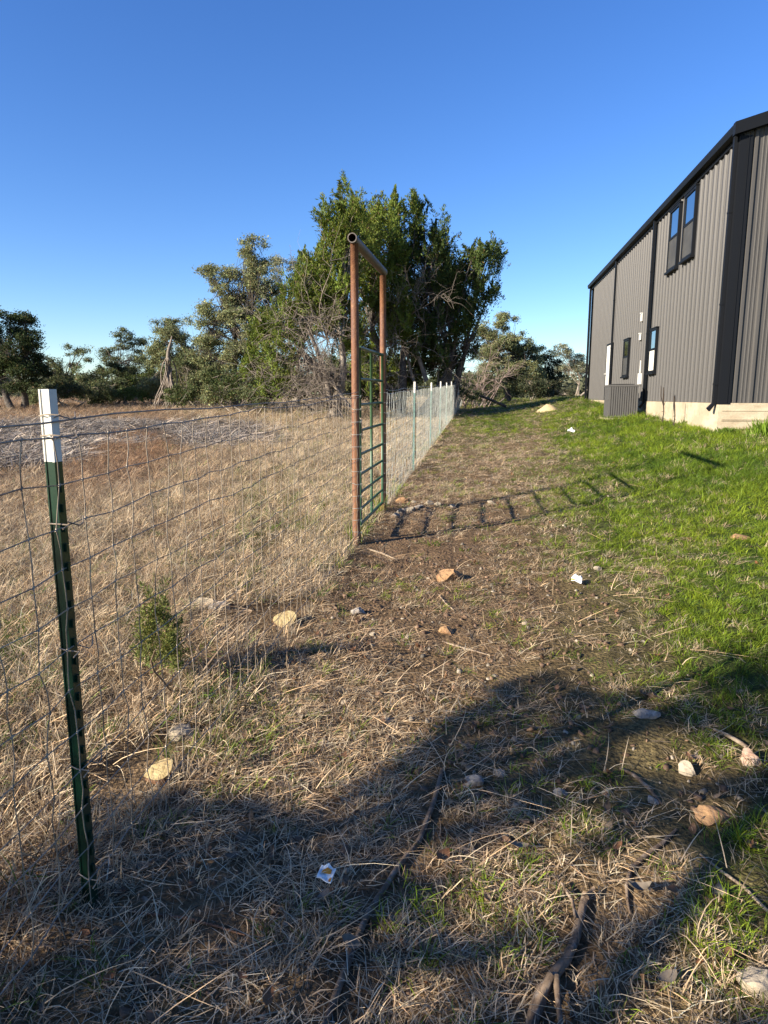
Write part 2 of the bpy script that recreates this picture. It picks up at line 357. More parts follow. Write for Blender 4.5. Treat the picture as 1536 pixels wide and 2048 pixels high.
def downspout(y0, bottom):
    m = MB(); w = .045
    m.box((-.125, y0 - w, bottom + .12), (-.058, y0 + w, EH + .02))
    m.add([(-.125, y0-w, bottom+.12), (-.058, y0-w, bottom+.12), (-.058, y0+w, bottom+.12), (-.125, y0+w, bottom+.12),
           (-.225, y0-w, bottom+.01), (-.17, y0-w, bottom-.05), (-.17, y0+w, bottom-.05), (-.225, y0+w, bottom+.01)],
          [(0,1,5,4),(1,2,6,5),(2,3,7,6),(3,0,4,7)])
    d = m.build('downspout', M_trim, B)
    for z in (.35, 1.9, 3.6): s = MB(); s.box((-.130, y0 - w - .012, z), (-.054, y0 + w + .012, z + .035)); s.build('strap', M_trim, d)
d1 = wall_at(1300, 700)[0]; d2 = wall_at(1231, 650)[0]
downspout(.10, -.12); downspout(d1, -.16); downspout(d2, -.05); downspout(LEN - .12, -.02)
fd = MB(); fd.box((-.045, -.045, -1.3), (WID + .04, LEN + .04, -.004)); fd.build('foundation', M_conc, B)
fl = MB()
for z, h in ((-.16, .012), (-.335, .02), (-.36, .012), (-.52, .014)): fl.box((.02, -.0555 - h * .3, z), (WID, -.044, z + h))
fl.build('form_ridge', M_conc, B)
def window(p0, p1, lower, y_w=None):
    """p0 top-left pixel (far side), p1 bottom-right pixel (near side) of the outer frame"""
    (ya, za), (yb, zb) = wall_at(*p0), wall_at(*p1)
    y0, y1 = min(ya, yb), max(ya, yb); z1 = max(za, zb); z0 = min(za, zb)
    f = MB(); t_ = .055; o0, o1 = -.082, -.004
    zm = z0 + (z1 - z0) * .53
    f.box((o0, y0, z0), (o1, y0 + t_, z1)); f.box((o0, y1 - t_, z0), (o1, y1, z1))
    f.box((o0, y0 + t_, z1 - t_), (o1, y1 - t_, z1)); f.box((o0, y0 + t_, z0), (o1, y1 - t_, z0 + t_))
    f.box((o0 + .008, y0 + t_, zm - .03), (o1, y1 - t_, zm + .03))
    w = f.build('window', M_trim, B)
    m = MB(); m.box((-.058, y0 + t_, zm + .03), (-.050, y1 - t_, z1 - t_)); m.build('pane', M_glass, w)
    m = MB(); m.box((-.064, y0 + t_, z0 + t_), (-.050, y1 - t_, zm - .03)); m.build('screen', lower, w)
    m = MB(); m.box((-.12, y0 - .03, z0 - .055), (-.004, y1 + .03, z0 - .003)); m.build('sill', M_trim, w)
    m = MB(); m.box((-.095, y0 - .02, z1 + .003), (-.004, y1 + .02, z1 + .03)); m.build('drip_cap', M_trim, w)
    return y0, y1, z0, z1
WN = []
WN.append(window((1347, 424), (1357.5, 533), M_screen)); WN.append(window((1377, 393), (1390, 509), M_screen))
WN.append(window((1252, 681), (1258, 752), M_screen)); WN.append(window((1306, 660), (1313, 744), M_blind))
dy = wall_at(1220, 740)[0]
d = MB(); d.box((-.075, dy - .46, .02), (-.004, dy + .46, 2.05)); d = d.build('door', M_white, B)
m = MB(); m.box((-.086, dy - .53, 0), (-.004, dy - .465, 2.12)); m.box((-.086, dy + .465, 0), (-.004, dy + .53, 2.12)); m.box((-.086, dy - .465, 2.055), (-.004, dy + .465, 2.12))
m.build('frame', M_trim, d)
m = MB(); m.tube([(-.076, dy + .38, 1.0), (-.15, dy + .38, 1.0), (-.155, dy + .26, 1.0)], .014, 6); m.build('handle', M_white, d)
for (px, py, h) in ((1287, 634, .25), (1284, 673, .21)):
    yy, zz = wall_at(px, py); m = MB(); m.box((-.075, yy - .06, zz - h / 2), (-.037, yy + .06, zz + h / 2)); m.box((-.095, yy - .07, zz + h/2 - .03), (-.075, yy + .07, zz + h/2)); m.build('vent', M_white, B)
yy, zz = wall_at(1285, 757)
m = MB(); m.box((-.13, yy - .08, .5), (-.04, yy + .08, .82)); m.build('meter_box', M_white, B)
m = MB(); m.tube([(-.10, yy, .5), (-.10, yy, -.1), (-.16, yy + .05, -.35)], .025, 8); m.tube([(-.07, yy + .05, .82), (-.07, yy + .05, 1.2)], .02, 8); m.build('conduit', M_white, B)

# air conditioner beside the wall
def b2w(x, y): p = corner[:2] + LX * x + LY * y; return p
ay = (19.25 - YC) * bl; p = b2w(-.74, ay + .42); az = float(hz(*p)) - .07
AC = empty('air_conditioner', (p[0], p[1], az), 'grey outdoor air conditioning unit with vertical louvres beside the metal building', 'air conditioner', rz=BA)
s = .40; hA = 1.86 - az
m = MB(); m.box((-.5, -.5, -.15), (.5, .5, .06)); m.build('pad', M_conc, AC)
m = MB(); m.box((-s + .03, -s + .03, .06), (s - .03, s - .03, hA - .05)); m.build('coil', M_acd, AC)
m = MB()
for x in (-s, s - .05):
    for y_ in (-s, s - .05): m.box((x, y_, .06), (x + .05, y_ + .05, hA - .05))
m.box((-s - .01, -s - .01, hA - .05), (s + .01, s + .01, hA)); m.box((-s, -s, .06), (s, s, .12))
m.build('cabinet', M_ac, AC)
lm = MB(); lm.box((-.022, -.012, .12), (.022, .012, hA - .055)); lme = lm.mesh('louvre', M_ac)
for sd_ in range(2):
    for k in range(11):
        a = -s + .09 + k * (2 * s - .18) / 10
        o = link(bpy.data.objects.new('louvre', lme), AC)
        if sd_ == 0: o.location = (a, -s + .012, 0)
        else: o.location = (-s + .012, a, 0); o.rotation_euler = (0, 0, math.pi / 2)
m = MB(); n = 24
for rr in (.12, .2, .28, .36): m.tube([(rr * math.cos(2*math.pi*k/n), rr * math.sin(2*math.pi*k/n), hA + .02) for k in range(n + 1)], .006, 4, False)
m.build('fan_guard', M_acd, AC)

# ------------------------------------------------------------------ fence, posts and gate
def tpost(x, y, h, m_body, label, rz, lean=(0, 0), studs=True):
    E_ = empty('fence_post', (x, y, float(hz(x, y)) - .0), label, 'fence post', 'steel posts along the wire fence', rz)
    E_.rotation_euler = (lean[0], lean[1], rz)
    ht = .19
    # local +x faces the wire: flange plate at x=0, stem runs to -x
    m = MB(); m.box((-.006, -.0165, -.2), (0, .0165, h - ht)); m.box((-.032, -.0035, -.2), (-.006, .0035, h - ht)); m.box((-.036, -.006, -.2), (-.032, .006, h - ht))
    m.build('post', m_body, E_)
    m = MB(); m.box((-.006, -.0167, h - ht), (.0002, .0167, h)); m.box((-.0325, -.004, h - ht), (-.006, .004, h)); m.box((-.0365, -.0065, h - ht), (-.0325, .0065, h)); m.build('white_tip', M_twhite, E_)
    if studs:
        m = MB(); z = .12
        while z < h - ht - .03: m.box((.0003, -.005, z), (.007, .005, z + .022)); z += .054
        m.build('studs', m_body, E_)['kind'] = 'stuff'
    return E_
FA = -math.atan(FK)
H1 = 1.526
tpost(P1[0] + .001, P1[1], H1, M_tgreen, 'tall green steel post with white painted tip standing in the left foreground', FA)
tpost(fx(-2.2) - .012, -2.2, H1, M_tgreen, 'green steel post with white tip behind the viewer on the fence line', FA)
ords = ['first', 'second', 'third', 'fourth', 'fifth', 'sixth', 'seventh', 'eighth', 'ninth', 'tenth']
PY = [11.72, 15.9, 19.8, 23.7, 27.6, 31.6, 35.6, 39.8, 44.0]
for i, y in enumerate(PY):
    tpost(fx(y) - .012 + (.0 if i else .01), y, 1.53 + [.02, .0, .01, -.02, .02, 0, .03, -.02, .01][i], M_tgrey, ords[i] + ' pale green post with white tip beyond the gate, counted from the gate', FA + R.uniform(-.15, .15), (R.uniform(-.01, .01), R.uniform(-.012, .012)), i < 3)

G1 = np.array([-.268, 6.336]); G2 = np.array([-.012, 7.94]); gz1, gz2 = float(hz(*G1)), float(hz(*G2))
TOPZ = 2.90
GF = empty('gate_frame', (G1[0], G1[1], gz1), 'tall rusty pipe arch with a header pipe over the narrow gate', 'gate frame')
def L3(p): return np.array([p[0] - G1[0], p[1] - G1[1], p[2] - gz1])
PR = .0365
for g, gz in ((G1, gz1), (G2, gz2)):
    m = MB(); a = L3((g[0], g[1], gz - .3)); b_ = L3((g[0], g[1], TOPZ - .03)); m.tube([a + (b_ - a) * k / 6 for k in range(7)], PR, 20); m.build('pipe_post', M_rust, GF, True)
    tm = MB()
    for k in range(12):
        zz = 1.396 + gz - .118 * k + .02
        if zz < gz + .1: continue
        n = 14; q = R.uniform(0, 6.28)
        tm.tube([L3((g[0] + (PR + .003) * math.cos(q + 6.4 * j / n), g[1] + (PR + .003) * math.sin(q + 6.4 * j / n), zz + .012 * j / n)) for j in range(n + 1)], .0022, 4)
        tm.tube([L3((g[0] + .04, g[1] - .02, zz)), L3((g[0] + .055, g[1] - .035, zz + .015)), L3((g[0] + .05, g[1] - .06, zz - .005))], .0018, 4)
    tm.build('wire_ties', M_wirefar, GF)['kind'] = 'stuff'
dv = (G2 - G1) / np.linalg.norm(G2 - G1)
ha = np.array([*(G1 - dv * .10), TOPZ]); hb = np.array([*(G2 + dv * .07), TOPZ + .02])
n = 24; ri, ro = .034, .043
m = MB(); ax = (hb - ha) / np.linalg.norm(hb - ha); sx = np.cross(ax, [0, 0, 1]); sx /= np.linalg.norm(sx); sz = np.cross(sx, ax)
def ring(c_, r_): return [L3(c_ + r_ * (math.cos(2*math.pi*k/n) * sx + math.sin(2*math.pi*k/n) * sz)) for k in range(n)]
m.add(ring(ha, ro) + ring(hb, ro) + ring(ha, ri) + ring(hb, ri),
      [(k, (k+1) % n, n + (k+1) % n, n + k) for k in range(n)] + [(k, 2*n + k, 2*n + (k+1) % n, (k+1) % n) for k in range(n)] + [(n + k, n + (k+1) % n, 3*n + (k+1) % n, 3*n + k) for k in range(n)])
hd = m.build('header_pipe', M_mill, GF)
m = MB(); m.add(ring(ha + ax * .002, ri - .0005) + ring(hb - ax * .002, ri - .0005), [(k, n + k, n + (k+1) % n, (k+1) % n) for k in range(n)]); m.build('pipe_bore', M_pipein, hd)
for me_ in (hd.data,):
    me_.shade_smooth()
    try: me_.set_sharp_from_angle(angle=math.radians(40))
    except Exception: pass
# gate leaf
Y1, Y2 = 6.466, 7.82
def gp(y, z): k = (y - G1[1]) / (G2[1] - G1[1]); p = G1 + (G2 - G1) * k; return np.array([p[0] + .012, p[1], z])
zg1, zg2 = .0235 * (Y1 - 1.766), .0235 * (Y2 - 1.766)
GT = empty('pipe_gate', (gp(Y1, 0)[0], Y1, zg1), 'narrow green tubular steel gate hung between the rusty pipe posts', 'gate')
def L4(p): return np.asarray(p) - np.array([gp(Y1, 0)[0], Y1, zg1])
rr = .0175
zt1, zb1 = 1.857 + zg1, .15 + zg1; zt2, zb2 = 1.857 + zg2, .135 + zg2
m = MB(); m.tube([L4(gp(Y1, zb1)), L4(gp(Y1, zt1))], rr, 14); m.build('stile', M_gate, GT, True)
m = MB(); m.tube([L4(gp(Y2, zb2)), L4(gp(Y2, zt2))], rr, 14); m.build('stile', M_gate, GT, True)
Ym = Y1 + (Y2 - Y1) * .47
m = MB(); m.tube([L4(gp(Ym, (zb1 + zb2) / 2)), L4(gp(Ym, (zt1 + zt2) / 2))], rr * .85, 12); m.build('brace', M_gate, GT, True)
for k, h in enumerate([1.857, 1.565, 1.32, 1.073, .841, .646, .466, .30, .148]):
    a = L4(gp(Y1, h + zg1)); b_ = L4(gp(Y2, h + zg2 - .02)); m = MB(); m.tube([a, b_], rr * (1.05 if k in (0, 8) else .8), 12); m.build('rail', M_gate, GT, True)
for z in (.45, 1.5):
    m = MB(); m.box(tuple(L4(gp(Y2 + .02, z + zg2)) - .012), tuple(L4(gp(Y2 + .085, z + zg2)) + .014)); m.build('hinge', M_rust, GT)
m = MB(); m.tube([L4(gp(Y1, 1.2 + zg1)) + np.array([.0, 0, 0]), L4(gp(Y1 - .06, 1.2 + zg1)) + np.array([.03, 0, -.02]), L4(gp(Y1 - .13, 1.2 + zg1)) + np.array([.04, 0, -.06]), L4(gp(Y1 - .1, 1.1 + zg1)) + np.array([.045, 0, -.1])], .005, 6); m.build('chain', M_wire, GT)

def wire_run(ya, yb, xa, xb, name, label, detail, rad, M, maxstay, tops=True):
    E_ = empty('wire_fence', (xa, ya, float(hz(xa, ya))), label, 'wire fence')
    o = np.array([xa, ya, float(hz(xa, ya))])
    za = .0235 * (ya - 1.766); L = math.hypot(xb - xa, yb - ya)
    def pt(s_, h):
        y = ya + (yb - ya) * s_ / L; x = xa + (xb - xa) * s_ / L
        return np.array([x, y, .0235 * (y - 1.766) + h])
    hs = [1.396 - .1175 * k for k in range(12)]
    ns = int(L / .128); ss = [(.05 + k) * .128 for k in range(ns)]
    jx = R.normal(0, .006, (ns, 12)); jz = R.normal(0, .004, (ns, 12)); jo = R.normal(0, .004, (ns, 12))
    nodes = [[pt(ss[i] + jx[i, k], hs[k] + jz[i, k] - .006 * math.sin(3.1 * ss[i] + k)) + np.array([jo[i, k], 0, 0]) for k in range(12)] for i in range(ns)]
    for k in range(12):
        m = MB()
        pts = [pt(0, hs[k])] + [nodes[i][k] for i in range(0, ns, 1 if detail else 3)] + [pt(L, hs[k])]
        m.tube([p - o for p in pts], rad * (1.25 if k in (0, 11) else 1), 4, False); m.build('line_wire', M, E_)
    if tops:
        m = MB(); m.tube([pt(L * k / 24, 1.445 + .004 * math.sin(k * 2.1) + (-.02 * abs(math.sin(2 * math.pi * k / 24)))) - o for k in range(25)], rad * 1.5, 5, False); m.build('top_wire', M, E_)
    rest = MB()
    for i in range(ns):
        m = MB() if i < maxstay else rest
        if detail:
            pts = []
            for k in range(12):
                pts.append(nodes[i][k])
                if k < 11: pts.append((nodes[i][k] + nodes[i][k + 1]) / 2 + np.array([R.normal(0, .003), R.normal(0, .004), 0]))
        else: pts = [nodes[i][k] for k in (0, 3, 6, 9, 11)]
        pts = pts + [pt(ss[i], .03)]
        m.tube([p - o for p in pts], rad, 4, False)
        if i < maxstay: m.build('stay_wire', M, E_)
    if rest.v: rest.build('stay_wires', M, E_)['kind'] = 'stuff'
    if detail:
        m = MB()
        for i in range(ns):
            for k in range(12):
                p = nodes[i][k] - o; d_ = np.array([0.0, .003, .0045]); m.tube([p - d_, p + d_], rad * 1.6, 5)
        m.build('knots', M, E_)['kind'] = 'stuff'
    return E_
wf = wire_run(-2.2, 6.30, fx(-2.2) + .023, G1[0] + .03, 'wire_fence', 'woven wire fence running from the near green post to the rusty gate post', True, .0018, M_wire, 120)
o = np.array(wf.location)
for z in (1.449, 1.396, 1.16, .805, .45, .10):   # clips holding the wire to the near post
    m = MB(); c0 = np.array([P1[0] + .015, P1[1], z]) - o
    m.tube([c0 + np.array(q) for q in ((.010, -.055, .0), (.014, -.03, .006), (-.02, -.026, .008), (-.055, 0, .004), (-.02, .03, .004), (.016, .028, -.006), (.016, .05, -.002), (.005, .075, .012), (.0, .085, -.012))], .0019, 5)
    m.build('clip', M_wire, wf)
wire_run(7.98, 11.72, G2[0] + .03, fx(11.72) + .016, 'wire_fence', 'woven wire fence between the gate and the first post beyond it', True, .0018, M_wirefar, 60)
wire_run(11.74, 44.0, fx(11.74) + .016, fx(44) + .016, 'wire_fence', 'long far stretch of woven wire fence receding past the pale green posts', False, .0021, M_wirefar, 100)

# ------------------------------------------------------------------ instanced ground cover
PROT = bpy.data.collections.new('blade_sources')
def make_tuft(seed, n, rad, hlo, hhi, w, lean, droop, segs=3, flat=0.0, curl=.5, lo=.45, hi=1.5):
    r = np.random.default_rng(seed); V = []; Fc = []; C = []
    for i in range(n):
        a = r.uniform(0, 6.283); q = rad * math.sqrt(r.uniform()); bx, by = q * math.cos(a), q * math.sin(a)
        d = a + r.normal(0, 1.0); h = r.uniform(hlo, hhi); ln = max(.05, r.normal(lean, lean * .4)); dr = r.uniform(.4, 1.3) * droop
        ww = w * r.uniform(.6, 1.3); tw = r.normal(0, .5); cur = r.normal(0, curl)
        val = r.uniform(lo, hi); hue = r.normal(0, .07)
        z0 = r.uniform(0, flat)
        o = len(V)
        for s in range(segs + 1):
            t_ = s / segs; dd = d + cur * t_
            rr_ = ln * h * (t_ ** 1.2); zz = z0 + h * (1 - flat * 4 if flat else 1) * (t_ - dr * t_ * t_) * math.sqrt(max(.05, 1 - min(ln, 1.3) ** 2 * .45))
            x, y, z = bx + rr_ * math.cos(dd), by + rr_ * math.sin(dd), max(zz, .002 + z0 * .5)
            wx, wy = -math.sin(dd + tw) * ww / 2 * (1 - t_ ** 2 * .85), math.cos(dd + tw) * ww / 2 * (1 - t_ ** 2 * .85)
            V.append((x - wx, y - wy, z)); V.append((x + wx, y + wy, z + ww * .15))
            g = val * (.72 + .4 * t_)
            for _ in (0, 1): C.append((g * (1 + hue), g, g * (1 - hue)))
        for s in range(segs): Fc.append((o + 2*s, o + 2*s + 1, o + 2*s + 3, o + 2*s + 2))
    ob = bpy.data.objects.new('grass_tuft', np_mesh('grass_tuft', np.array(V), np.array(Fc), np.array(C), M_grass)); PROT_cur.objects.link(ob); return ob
def protos(nm, *args, k=6, **kw):
    global PROT_cur
    PROT_cur = bpy.data.collections.new(nm)
    for i in range(k): make_tuft(hash(nm) % 1000 + i * 17 if False else len(nm) * 31 + i * 17, *args, **kw)
    return PROT_cur, k
def scatter(name, pc, P, rot, scl, tint, label, cat=None):
    col, k = pc; n = len(P)
    me = bpy.data.meshes.new(name); me.vertices.add(n); me.vertices.foreach_set('co', P.astype(np.float32).ravel())
    a = me.attributes.new('rot', 'FLOAT_VECTOR', 'POINT'); a.data.foreach_set('vector', rot.astype(np.float32).ravel())
    a = me.attributes.new('scl', 'FLOAT_VECTOR', 'POINT'); a.data.foreach_set('vector', scl.astype(np.float32).ravel())
    a = me.attributes.new('idx', 'INT', 'POINT'); a.data.foreach_set('value', R.integers(0, k, n).astype(np.int32))
    a = me.attributes.new('tint', 'FLOAT_COLOR', 'POINT'); a.data.foreach_set('color', np.c_[tint, np.ones(n)].astype(np.float32).ravel())
    o = link(bpy.data.objects.new(name, me)); tag(o, label, cat, kind='stuff'); me.materials.append(M_grass)
    ng = bpy.data.node_groups.new(name + '_scatter', 'GeometryNodeTree')
    ng.interface.new_socket('Geometry', in_out='INPUT', socket_type='NodeSocketGeometry'); ng.interface.new_socket('Geometry', in_out='OUTPUT', socket_type='NodeSocketGeometry')
    N = ng.nodes; gi = N.new('NodeGroupInput'); go = N.new('NodeGroupOutput'); iop = N.new('GeometryNodeInstanceOnPoints')
    ci = N.new('GeometryNodeCollectionInfo'); ci.inputs['Collection'].default_value = col; ci.inputs['Separate Children'].default_value = True; ci.inputs['Reset Children'].default_value = True
    def na(nm, ty):
        q = N.new('GeometryNodeInputNamedAttribute'); q.data_type = ty; q.inputs['Name'].default_value = nm; return q.outputs['Attribute']
    er = N.new('FunctionNodeEulerToRotation'); lk = ng.links.new
    lk(na('rot', 'FLOAT_VECTOR'), er.inputs[0]); lk(er.outputs[0], iop.inputs['Rotation']); lk(na('scl', 'FLOAT_VECTOR'), iop.inputs['Scale']); lk(na('idx', 'INT'), iop.inputs['Instance Index'])
    iop.inputs['Pick Instance'].default_value = True
    lk(ci.outputs[0], iop.inputs['Instance']); lk(gi.outputs[0], iop.inputs['Points']); lk(iop.outputs[0], go.inputs[0])
    md = o.modifiers.new('scatter', 'NODES'); md.node_group = ng
    return o

STICKS = []; BLOCK = []     # filled below: places where tufts must stay low
def region_pts(y0, y1, dens):
    m0 = .66; w = 2 * (m0 * y1 + 1.6); n = int(w * (y1 - y0) * dens)
    x = R.uniform(-w / 2, w / 2, n); y = R.uniform(y0, y1, n)
    k = np.abs(x) < m0 * y + 1.6; x, y = x[k], y[k]
    p = np.c_[x, y] - corner[:2]; lx, ly = p @ LX, p @ LY
    k = ~((lx > -.06) & (ly > -.06) & (ly < LEN + 1)); return x[k], y[k]

# ------------------------------------------------------------------ things lying on the ground
def stick(name, pix, widths, m, label, lift=.8, cat='stick', sub=None, group=None):
    pts = [g_at(*p) for p in pix]; ws = [.60 * w / F * dist(q) / 2 for w, q in zip(widths, pts)]
    dense = []; rad = []
    for i in range(len(pts) - 1):
        nn = max(3, int(np.linalg.norm(pts[i+1] - pts[i]) / .05))
        for k in range(nn):
            t_ = k / nn; q = pts[i] * (1 - t_) + pts[i+1] * t_; r_ = ws[i] * (1 - t_) + ws[i+1] * t_
            q = q.copy(); q[2] = hz(q[0], q[1]) + r_ * (lift + .5); q[:2] += R.normal(0, r_ * .08, 2); dense.append(q); rad.append(r_ * R.uniform(.95, 1.05))
    q = pts[-1].copy(); q[2] += ws[-1]; dense.append(q); rad.append(ws[-1] * .8)
    o = np.array(dense[0]); mb_ = MB(); mb_.tube([p - o for p in dense], rad, 16, True, .08, R)
    ob = mb_.build(name, m, None, True); ob.location = tuple(o); tag(ob, label, cat, group)
    for p, r_ in zip(dense, rad): STICKS.append((p[0], p[1], r_ + .045))
    for j, (sp, sw) in enumerate(sub or []):
        sp_ = [g_at(*p) for p in sp]; sr = [.60 * w / F * dist(q) / 2 for w, q in zip(sw, sp_)]
        for q, r_ in zip(sp_, sr): q[2] = hz(q[0], q[1]) + r_ * 1.6 + .015; STICKS.append((q[0], q[1], r_ + .012))
        mb_ = MB(); mb_.tube([p - o for p in sp_], sr, 7, True, .1, R); mb_.build('fork', m, ob, True)
    return ob
stick('fallen_branch', [(884, 1545), (868, 1610), (838, 1690), (800, 1735), (765, 1790), (738, 1830), (712, 1890), (690, 1950), (648, 2060)], [14, 17, 18, 19, 20, 21, 21, 22, 24], M_stick, 'long straight grey branch lying along the shaded ground towards the viewer', group='fallen branches', cat='branch')
stick('fallen_branch', [(1172, 1800), (1158, 1850), (1148, 1900), (1122, 1945), (1085, 1995), (1060, 2070)], [28, 29, 31, 36, 42, 46], M_stick, 'thick forked weathered branch with a split end at the bottom right', group='fallen branches', cat='branch',
      sub=[([(1152, 1855), (1143, 1815), (1122, 1778)], [15, 12, 8]), ([(1172, 1812), (1187, 1790)], [20, 12]), ([(1100, 1975), (1078, 2025), (1062, 2075)], [30, 27, 20]), ([(1112, 1975), (1116, 2025), (1122, 2075)], [26, 23, 18])])
stick('fallen_branch', [(1352, 1662), (1325, 1692), (1290, 1718), (1262, 1742), (1253, 1775), (1256, 1810), (1262, 1838)], [8, 14, 17, 16, 14, 10, 5], M_stick, 'curved hook shaped branch lying in pale dry grass', group='fallen branches', cat='branch')
stick('fallen_branch', [(1400, 1712), (1440, 1745), (1490, 1782), (1535, 1828), (1560, 1850)], [7, 10, 11, 12, 12], M_stickpale, 'thin pale branch running off the right edge through green grass', group='fallen branches', cat='branch')
stick('fallen_branch', [(258, 1826), (310, 1833), (370, 1840), (430, 1855), (490, 1872)], [8, 10, 10, 8, 5], M_stickred, 'thin reddish stick lying just right of the near post', group='fallen branches', cat='branch')
stick('fallen_branch', [(1240, 1540), (1268, 1556), (1295, 1580), (1325, 1612)], [8, 13, 14, 9], M_stick, 'short dark branch left of the small yellow stone', group='fallen branches', cat='branch')
stick('fallen_branch', [(1428, 1462), (1455, 1476), (1494, 1500)], [9, 13, 16], M_stickpale, 'short pale stick leaning against the pinkish stone', group='fallen branches', cat='branch')
stick('fallen_branch', [(885, 1285), (920, 1297), (980, 1312)], [5, 7, 4], M_stickpale, 'thin tan twig on the bare soil below the tan rock', group='fallen branches', cat='branch')
stick('fallen_branch', [(878, 1192), (892, 1210), (908, 1222)], [5, 6, 4], M_stickpale, 'tiny pale twig just below the tan rock', group='fallen branches', cat='branch')
stick('fallen_branch', [(735, 1100), (765, 1110), (795, 1122)], [6, 7, 4], M_stickpale, 'short twig lying by the foot of the near gate post', group='fallen branches', cat='branch')

def rock(px, py, w, h, m, label, name='rock', asp=.8, sink=.36, seed=None, cat='rock', group='loose rocks', ob_parent=None):
    import bmesh
    p = g_at(px, py + h * .3); D = dist(p); W_ = w / F * D; H_ = h / F * D
    bm = bmesh.new(); bmesh.ops.create_icosphere(bm, subdivisions=3, radius=.5)
    r = np.random.default_rng(seed or int(px * 7 + py)); dirs = r.normal(size=(9, 3)); dirs /= np.linalg.norm(dirs, axis=1)[:, None]; cut = r.uniform(.24, .40, 9)
    for v in bm.verts:
        c_ = np.array(v.co)
        for d_, q in zip(dirs, cut):
            e = c_ @ d_ - q
            if e > 0: c_ = c_ - d_ * e * .97
        c_ = c_ * (1 + .05 * math.sin(c_[0] * 23 + c_[1] * 17) + .04 * math.sin(c_[2] * 31 + c_[0] * 13))
        v.co = Vector((c_[0] * W_ * 1.15, c_[1] * W_ * asp * 1.15, c_[2] * H_ * 1.35))
    me_ = bpy.data.meshes.new(name); bm.to_mesh(me_); bm.free(); me_.materials.append(m); me_.shade_smooth(); me_.set_sharp_from_angle(angle=math.radians(24))
    ob = link(bpy.data.objects.new(name, me_), ob_parent); ob.location = (p[0], p[1], p[2] + H_ * (.5 - sink)); ob.rotation_euler = (r.normal(0, .12), r.normal(0, .12), r.uniform(-.5, .5))
    if ob_parent is None: tag(ob, label, cat, group)
    STICKS.append((p[0], p[1], W_ * .42)); return ob
rock(902, 1148, 52, 34, M_tanrock, 'blocky tan rock casting a shadow on bare soil right of the gate post')
rock(893, 1261, 28, 16, M_tanrock, 'small reddish brown stone below the big tan rock')
rock(1290, 1424, 58, 20, M_greyrock, 'long flat pale grey rock lying in the shade right of centre', asp=.5)
rock(1500, 1514, 36, 44, M_pinkrock, 'upright pinkish stone near the right edge')
rock(1374, 1537, 36, 30, M_lime, 'small yellowish square stone in a patch of sun')
rock(413, 1206, 52, 26, M_lime, 'pale limestone rock lying in dry grass behind the fence')
rock(440, 1212, 40, 26, M_greyrock, 'grey rock resting against the pale limestone behind the fence')
rock(250, 1220, 36, 18, M_lime, 'small half buried limestone left of the juniper seedling')
rock(365, 1462, 54, 28, M_lime, 'whitish rock behind the fence near the sawn log')
rock(1420, 1628, 70, 24, M_tanrock, 'low brown clod of earth left of the green tuft at the right', sink=.45)
rock(1520, 1965, 90, 60, M_lime, 'big pale stone cut off by the bottom right corner', sink=.4)
rock(950, 1560, 40, 20, M_greyrock, 'grey stone beside the top of the long straight branch')
rock(1000, 1545, 26, 14, M_greyrock, 'little grey stone in the shade right of the long branch')
rock(1120, 1585, 30, 14, M_greyrock, 'flat grey chip of stone in the shaded grass')
rock(716, 1222, 30, 18, M_greyrock, 'small grey stone by the fence line below the gate')
rock(1305, 1640 - 40, 26, 14, M_greyrock, 'small grey stone beside the short dark branch')
rock(1195, 1137, 18, 9, M_lime, 'pebble beside the paper scrap in the grass')
rock(745, 1268, 14, 9, M_lime, 'tiny white pebble on the bare soil')
rock(1484, 1072, 40, 12, M_tanrock, 'bare brown mound of soil in the green lawn', sink=.5)
rock(1050, 1246, 14, 9, M_lime, 'tiny pale pebble right of centre on bare soil')
for k, (px, py, w, h, m_) in enumerate([(806, 1000, 26, 14, M_tanrock), (803, 1022, 20, 12, M_greyrock), (820, 1018, 22, 12, M_lime), (838, 1012, 20, 10, M_greyrock), (856, 1006, 22, 10, M_lime), (876, 1008, 16, 8, M_lime), (984, 1005, 22, 7, M_lime), (790, 1030, 18, 12, M_greyrock), (903, 1012, 14, 7, M_lime), (826, 1003, 12, 8, M_lime)]):
    rock(px, py, w, h, m_, ['tan rock at the foot of the far gate post', 'grey rock just right of the far gate post', 'pale rock in the heap by the gate', 'grey chip in the row of stones by the gate', 'pale flat stone in the row by the gate', 'small pale stone towards the right of the row by the gate', 'flat white stone lying apart where the gate shadow falls', 'grey stone closest to the gate bottom', 'last small pebble of the row by the gate', 'tiny white stone behind the heap by the gate'][k])
